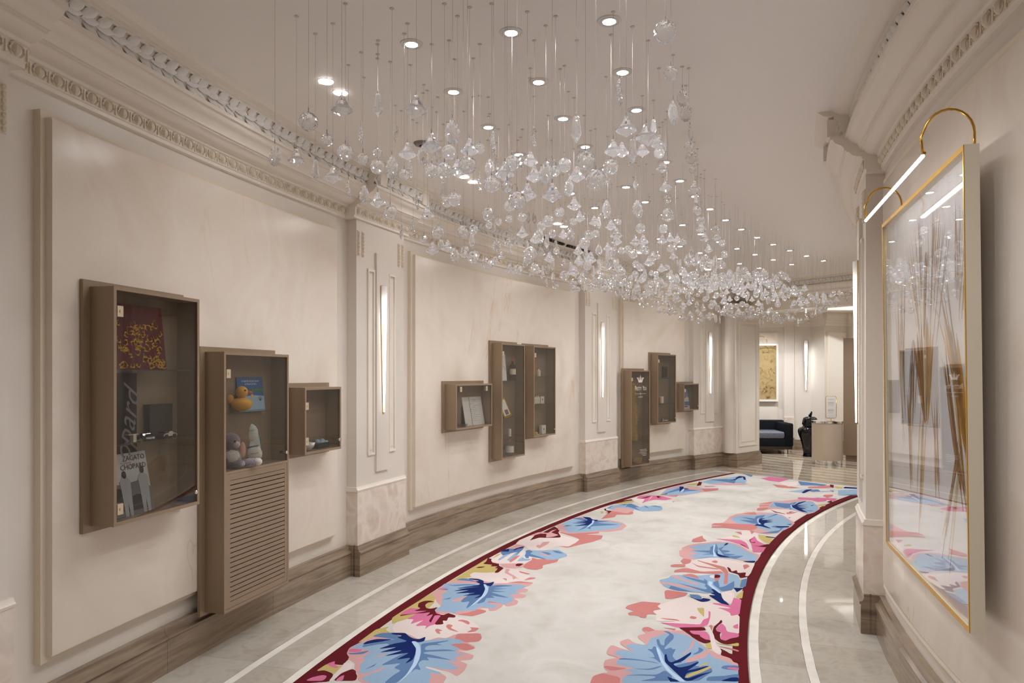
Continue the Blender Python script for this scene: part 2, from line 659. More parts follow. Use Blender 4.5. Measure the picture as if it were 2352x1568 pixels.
def pilaster(side, a, b2, num):
    s = 1 if side == 'L' else -1
    wall, Rw = (wall_left, R_WL) if side == 'L' else (wall_right, R_WR)
    Rs, Rp = (R_PILL, R_PLIL) if side == 'L' else (R_PILR, R_PLIR)
    m = degrees(.02 / Rw)
    root = struct(bpy.data.objects.new('trim_%d' % num, None))
    COL.objects.link(root)
    w_ = b2 - a
    c = (a + b2) / 2
    MB().sector(Rs, Rw + s * .05, .66, 2.86, a + m, b2 - m).build('pilaster_shaft', M_wall, root, smooth=True)
    # plinth block of pale marble with a white cap moulding
    MB().sector(Rp, Rw + s * .05, .235, .672, a + m * .6, b2 - m * .6).build('plinth', M_plinth, root, smooth=True)
    b = MB().arc([(Rw, .672), (Rp - s * .003, .672), (Rp - s * .006, .684), (Rp + s * .002, .694), (Rp + s * .006, .708), (Rw, .708)], a + m * .3, b2 - m * .3)
    b.build('plinth_cap', M_white, root, smooth=True)
    # raised centre strip and the two shorter recessed channels beside it, drawn by their raised rims
    cw = w_ * .125
    b = MB().sector(Rs - s * .020, Rs + s * .005, .80, 2.62, c - cw, c + cw)
    b.build('centre_strip', M_wall, root)
    b = MB()
    for sg in (-1, 1):
        x0, x1 = sorted((c + sg * (cw + w_ * .02), c + sg * (cw + w_ * .15)))
        r = w_ * .02
        for u0, u1, z0, z1 in ((x0, x0 + r, .96, 2.46), (x1 - r, x1, .96, 2.46), (x0, x1, .945, .965), (x0, x1, 2.455, 2.475)):
            b.sector(Rs - s * .014, Rs + s * .005, z0, z1, u0, u1, 1)
        b.sector(Rs - s * .006, Rs + s * .005, .99, 2.43, x0 + r * 2, x1 - r * 2, 1)
    b.build('channel_rim', M_white, root)
    # small carved drops at the top corners: two narrow sunk fillets each side with beads
    b = MB()
    for sg in (-1, 1):
        for q in (.36, .44):
            u = c + sg * w_ * q
            hw = w_ * .018
            b.sector(Rs - s * .006, Rs + s * .005, 2.56, 2.76, u - hw, u + hw, 1)
            for k in range(7):
                b.ball(P(u, Rs - s * .007, 2.575 + k * .028), .013, 6, 4)
    b.build('carved_drop', M_egg, root)
    return root


k = 1
for a, b2 in ALLP:
    pilaster('L', a, b2, k)
    k += 1
for a, b2 in PILR[:3]:
    pilaster('R', a, b2, k)
    k += 1

# ------------------------------------------------------------------ cornice


def cornice_prof(o, back=0.0):
    """(projection, height) pairs from the wall to the ceiling"""
    pr = [(0, 2.845), (.022, 2.85), (.022, 2.868), (.030, 2.872), (.034, 2.932), (.046, 2.936), (.05, 2.95), (.075, 2.953),
          (.10, 2.963), (.118, 2.982), (.122, 2.985), (.134, 2.985), (.134, 2.994), (.146, 2.994), (.146, 3.004)]
    for i in range(1, 9):                                  # big cove, cyma towards the lip
        u = i / 8
        pr.append((.146 + .066 * (u - .18 * sin(2 * pi * u) / pi * 1.0), 3.004 + .066 * (u + .32 * sin(2 * pi * u) / pi * 0.6)))
    pr += [(.226, 3.070), (.226, 3.092), (.205 - back, 3.094), (.196 - back, 3.104)]
    for i in range(0, 7):                                  # rounded leaf frieze bed
        u = i / 6
        pr.append((.196 - back + .030 * sin(pi * u * .62), 3.104 + .078 * u))
    pr += [(.238 - back, 3.184), (.238 - back, 3.196), (.250 - back, 3.200), (.250 - back, 3.214), (.285 - back * .5, 3.222), (.315, CEIL + .01)]
    return [(p + o if i else p, z) for i, (p, z) in enumerate(pr)] + [(-.05, CEIL + .01), (-.05, 2.845)]


def cornice(side, t0, t1, extra, parent):
    s = 1 if side == 'L' else -1
    Rw = R_WL if side == 'L' else R_WR
    back = 0.0 if side == 'L' else .045
    prof = [(Rw - s * p, z) for p, z in cornice_prof(extra, back)]
    b = MB().arc(prof, t0, t1, max(1, int((t1 - t0) / .9)))
    b.build('cornice_run', M_white, parent, smooth=True)
    # egg moulding, one mesh: egg, dart, egg ...
    L = radians(t1 - t0) * Rw
    n = max(2, int(L / .098))
    b = MB()
    for i in range(n):
        t = t0 + (t1 - t0) * (i + .5) / n
        c = P(t, Rw - s * (.036 + extra), 2.903)
        tg = Vector((sin(radians(t)), cos(radians(t)), 0))
        nn = Vector((cos(radians(t)), -sin(radians(t)), 0)) * s
        b.ball(c - nn * .006, .023, 8, 5, (1, 1, 1.15))
        b.tube([c + tg * (.036 * cos(a)) + Vector((0, 0, .030 * sin(a) + .002)) + nn * .001 for a in [pi * q / 6 - .1 * (q == 0) for q in range(-2, 9)]], .0036, 4)
        t2 = t0 + (t1 - t0) * (i + 1.0) / n
        c2 = P(t2, Rw - s * (.034 + extra), 2.903)
        b.box(c2.x - .004, c2.x + .004, c2.y - .004, c2.y + .004, 2.876, 2.925)
    b.build('egg_moulding', M_egg, parent, smooth=True)
    # leaf frieze: overlapping laurel leaves bound in a long bundle
    n = max(3, int(L / .085))
    b = MB()
    rnd = random.Random(int(t0 * 10))
    for i in range(n):
        t = t0 + (t1 - t0) * (i + .5) / n
        for row, (zz, oo, tilt) in enumerate(((3.116, .207, -.55), (3.142, .220, .0), (3.168, .228, .55))):
            c = P(t + rnd.uniform(-.05, .05), Rw - s * (oo + extra - back), zz)
            tg = Vector((sin(radians(t)), cos(radians(t)), 0))
            nn = Vector((cos(radians(t)), -sin(radians(t)), 0)) * s
            up = Vector((0, 0, 1))
            d = (tg * cos(tilt) + up * sin(tilt) + nn * .08).normalized()
            sd = d.cross(nn).normalized()
            ln, wd = .092 * rnd.uniform(.9, 1.15), .023
            vs = []
            for i5 in range(6):
                u5 = i5 / 5
                hw = wd * (sin(pi * (.08 + .90 * u5)) ** .7)
                cc = c + d * (ln * (u5 - .5)) + nn * (.004 + .014 * u5 - .012 * u5 * u5)
                for j5 in range(5):
                    v5 = j5 / 2 - 1
                    vs.append(cc + sd * (hw * v5) + nn * (.009 * (1 - v5 * v5) - (.004 if j5 == 2 else 0)))
            b.add(vs, [(i5 * 5 + j5, i5 * 5 + j5 + 1, i5 * 5 + j5 + 6, i5 * 5 + j5 + 5) for i5 in range(5) for j5 in range(4)])
    b.build('leaf_frieze', M_frieze, parent, smooth='all', recalc=False)


def block(side, t, extra, parent):
    s = 1 if side == 'L' else -1
    Rw = R_WL if side == 'L' else R_WR
    dd = degrees(.05 / Rw)
    MB().sector(Rw - s * (.243 + extra), Rw, 3.094, 3.2, t - dd, t + dd, 1).build('frieze_block', M_white, parent)


for side in 'LR':
    root = struct(bpy.data.objects.new('trim_1%d' % (1 if side == 'L' else 2), None))
    COL.objects.link(root)
    end = 51.9 if side == 'L' else 49.5
    t = T0
    mg = degrees(.035 / 15)
    for a, b2 in (ALLP if side == 'L' else PILR):
        if a > end:
            break
        cornice(side, t, a - mg, 0.0, root)
        cornice(side, a - mg, min(b2 + mg, end), 0.085, root)
        block(side, a + .15, .085, root)
        block(side, b2 - .15, .085, root)
        t = b2 + mg
    if t < end:
        cornice(side, t, end, 0.0, root)

# linear air slots in the cornice of the far left bay
mb = MB()
for a, b2 in ((31.2, 33.3), (33.6, 35.6), (37.0, 39.0)):
    mb.sector(R_WL - .33, R_WL - .29, CEIL - .024, CEIL - .002, a, b2, 4)
tag(mb.build('air_slot', M_dark), 'row of thin black air slots above the far left cornice', 'air vent')

# ------------------------------------------------------------------ end of the corridor: cross beam with the same cornice, pillar, lobby
TB = 52.3


def beam_pt(u, dt, z):
    """u = radius, dt = distance towards the camera from the beam face (metres)"""
    p = P(TB, u, z)
    a = radians(TB)
    return p - Vector((sin(a), cos(a), 0)) * dt


mb = MB()
vs, prof = [], cornice_prof(0.0)
for R in (16.9, 12.7):
    vs += [beam_pt(R, p, z) for p, z in prof]
k = len(prof)
mb.add(vs, [(j, (j + 1) % k, (j + 1) % k + k, j + k) for j in range(k)])
vs = []
for R in (16.9, 12.7):
    vs += [beam_pt(R, .0, 2.74), beam_pt(R, -.32, 2.74), beam_pt(R, -.32, 3.5), beam_pt(R, .0, 3.5)]
mb.add(vs, [(0, 1, 5, 4), (1, 2, 6, 5), (2, 3, 7, 6), (3, 0, 4, 7), (0, 1, 2, 3), (4, 5, 6, 7)])
root = struct(mb.build('trim_13', M_white, smooth=True))
b = MB()
for i in range(46):
    c = beam_pt(16.6 - i * .08, .036, 2.903)
    b.ball(c, .030, 6, 4)
b.build('egg_moulding', M_egg, root, smooth=True)
b = MB()
rnd = random.Random(5)
for i in range(60):
    for zz, oo in ((3.118, .207), (3.140, .222), (3.164, .23)):
        c = beam_pt(16.6 - i * .062 + rnd.uniform(-.01, .01), oo, zz)
        b.ball(c, .022, 5, 3, (1.2, 1.2, .8))
b.build('leaf_frieze', M_frieze, root)

# pillar that closes the left wall
poly = [(3.72, 12.78), (3.80, 12.62), (3.90, 12.50), (4.49, 13.04), (4.42, 13.42), (3.6, 13.6), (3.2, 12.98)]
pil = struct(MB().prism(poly, -.02, 2.86).build('trim_14', M_wall))


def off_poly(pl, d):
    cxx = sum(p[0] for p in pl) / len(pl)
    cyy = sum(p[1] for p in pl) / len(pl)
    out = []
    for x, y in pl:
        v = Vector((x - cxx, y - cyy))
        out.append((x + v.x / v.length * d, y + v.y / v.length * d))
    return out


MB().prism(off_poly(poly, .05), -.01, .17).prism(off_poly(poly, .035), .17, .205).prism(off_poly(poly, .02), .205, .24).build('skirting_block', M_base, pil)
# framed panel on the front face of the pillar
d = (Vector((4.49, 13.04)) - Vector((3.90, 12.50))).normalized()
nrm = Vector((d.y, -d.x))
b = MB()


def face_box(b, u0, u1, z0, z1, th):
    o = Vector((3.90, 12.50))
    pts = [o + d * u0 - nrm * .01, o + d * u1 - nrm * .01, o + d * u1 + nrm * th, o + d * u0 + nrm * th]
    b.prism([(p.x, p.y) for p in pts], z0, z1)


for q in ((.09, .115, .38, 2.52), (.68, .705, .38, 2.52), (.09, .705, .355, .38), (.09, .705, 2.52, 2.545)):
    face_box(b, *q, .014)
b.build('panel_rim', M_white, pil)
b = MB()
face_box(b, .16, .64, .43, 2.47, .005)
b.build('pillar_panel', M_white, pil)
# rounded half column where the pillar meets the wall
MB().lathe([(.11, .245), (.11, 2.84)], 14, 3.84, 12.62).build('half_column', M_wall, pil, smooth=True)

# lobby walls: W1 behind the sofa, W2 pilaster with sconce, W3, W4
LW = [(1.5, 16.10), (6.08, 15.50), (6.40, 15.40), (6.55, 15.05), (7.12, 15.25), (7.16, 15.10), (7.9, 15.30), (9.5, 15.5)]
n_seg = len(LW) - 1
wall_lobby = None
mb = MB()
for (x0, y0), (x1, y1) in zip(LW[:-1], LW[1:]):
    dd = Vector((x1 - x0, y1 - y0)).normalized()
    nn = Vector((-dd.y, dd.x)) * .15
    mb.prism([(x0, y0), (x1, y1), (x1 + nn.x, y1 + nn.y), (x0 + nn.x, y0 + nn.y)], -.02, 3.6)
wall_lobby = struct(mb.build('wall_lobby', M_wall))


def lob(i, u0, u1, z0, z1, th, name, mat, parent=None):
    (x0, y0), (x1, y1) = LW[i], LW[i + 1]
    dd = Vector((x1 - x0, y1 - y0)).normalized()
    nn = Vector((dd.y, -dd.x))
    o = Vector((x0, y0))
    L = (Vector((x1, y1)) - o).length
    a, b2 = o + dd * (u0 * L), o + dd * (u1 * L)
    pts = [a - nn * .01, b2 - nn * .01, b2 + nn * th, a + nn * th]
    return MB().prism([(p.x, p.y) for p in pts], z0, z1).build(name, mat, parent or wall_lobby)


lob(0, 0, .99, .0, .24, .04, 'skirting_block', M_base)
lob(0, .97, 1.0, .0, .26, .06, 'skirting_block', M_base)
lob(0, .40, .925, .40, 2.52, .03, 'wall_panel', M_panel)
lob(0, .395, .93, .385, 2.535, .018, 'panel_moulding', M_egg)
lob(0, .955, 1.0, .0, .70, .055, 'plinth', M_plinth)
lob(0, .955, 1.0, .70, 2.66, .035, 'pilaster_shaft', M_wall)
for i in (1, 2, 3, 4, 5, 6):
    lob(i, -.02, 1.02, .0, .22, .05, 'skirting_block', M_base)
lob(3, .10, .90, .40, 2.50, .025, 'wall_panel', M_white)
lob(3, .06, .94, .36, 2.54, .012, 'panel_moulding', M_egg)
lob(5, .10, .90, .40, 2.50, .025, 'wall_panel', M_white)
lob(5, .06, .94, .36, 2.54, .012, 'panel_moulding', M_egg)
# crown moulding on the lobby walls
for i in range(n_seg):
    for z0, z1, th in ((2.64, 2.70, .02), (2.70, 2.76, .04), (2.76, 2.80, .065), (2.80, 2.97, .085)):
        lob(i, -.01, 1.01, z0, z1, th, 'crown_moulding', M_white)
# lobby ceiling: lower soffit, a raised coffer with a lit cove and a leaf frieze
lob_c = struct(MB().box(1.0, 6.3, 13.6, 16.4, 2.95, 3.05).build('ceiling_lobby', M_ceil))
b = MB()
b.box(6.3, 10.0, 12.3, 13.0, 2.92, 3.05)
b.box(6.3, 10.0, 14.55, 16.4, 2.92, 3.05)
b.build('coffer_soffit', M_ceil, lob_c)
MB().box(6.0, 10.2, 12.6, 14.9, 3.55, 3.62).build('coffer_top', M_ceil, lob_c)
b = MB()
b.box(6.25, 6.31, 12.9, 14.65, 3.0, 3.58).box(6.25, 10.0, 14.55, 14.62, 3.0, 3.58).box(6.25, 10.0, 12.95, 13.02, 3.0, 3.58).box(9.9, 10.0, 12.9, 14.6, 3.0, 3.58)
b.build('coffer_side', M_frieze, lob_c)
b = MB()
b.box(6.33, 9.9, 14.47, 14.53, 3.06, 3.10)
cove = tag(b.build('cove_light', M_cove), 'bright cove strip light under the lobby ceiling edge', 'light')
b = MB()
b.box(6.31, 9.9, 14.34, 14.42, 2.99, 3.09)
b.build('cove_lip', M_white, lob_c)
# close off the lobby to the left, right and top
b = MB()
b.box(.9, 1.0, 12.9, 16.6, -.1, 3.7).box(9.95, 10.1, 9.0, 16.6, -.1, 3.7)
struct(b.build('wall_lobby_side', M_wall))
b = MB()
b.box(.9, 10.2, 12.3, 16.6, 3.62, 3.72)
struct(b.build('ceiling_cover', M_ceil))
# right hand room behind the inner wall, closed
b = MB()
p0, p1 = P(50.0, 12.7), P(50.0, 9.0)
b.prism([(p0.x, p0.y), (p1.x, p1.y), (p1.x + .1, p1.y + .1), (p0.x + .1, p0.y + .1)], -.02, 3.6)
struct(b.build('wall_lobby_near', M_wall))

# ------------------------------------------------------------------ rug: woven runner with leaf and flower motifs
rug = thing('rug', 'long curved wool runner with blue leaves and pink flowers inside a maroon border', 'rug', P(30, 14.817, 0))
RB, RT = 15.957, 13.676
TR0 = -9.0
rx = Matrix.Translation(-rug.location)


def rug_child(b, name, mat, dz=0.0):
    b.v = [(v[0] - rug.location.x, v[1] - rug.location.y, v[2] + dz) for v in b.v]
    return b.build(name, mat, rug, recalc=True)


b = MB().arc([(RT + .004, 0.001), (RB - .004, 0.001), (RB - .004, .0131), (RT + .004, .0131)], TR0, 47.45, 70)
rug_child(b, 'field', M_field)
b = MB()
b.arc([(RB - .082, .001), (RB, .001), (RB, .0132), (RB - .082, .0132)], TR0, 47.50, 70)
b.arc([(RT, .001), (RT + .082, .001), (RT + .082, .0132), (RT, .0132)], TR0, 47.50, 70)
b.arc([(RT, .001), (RB, .001), (RB, .0131), (RT, .0131)], 47.40, 47.50, 2)
rug_child(b, 'border', MATS['wool_M'])


def chaikin(p):
    """round every corner over at most 20 mm so that long points stay sharp"""
    n = len(p)
    out = []
    for i in range(n):
        q, c, r_ = (Vector(p[j % n]) for j in (i - 1, i, i + 1))
        la, lb = (q - c).length, (r_ - c).length
        a = c + (q - c) * min(.34, .020 / max(la, 1e-6))
        b2 = c + (r_ - c) * min(.34, .020 / max(lb, 1e-6))
        m_ = (a + b2) * .25 + c * .5
        out += [tuple(a), tuple(m_), tuple(b2)]
    return out


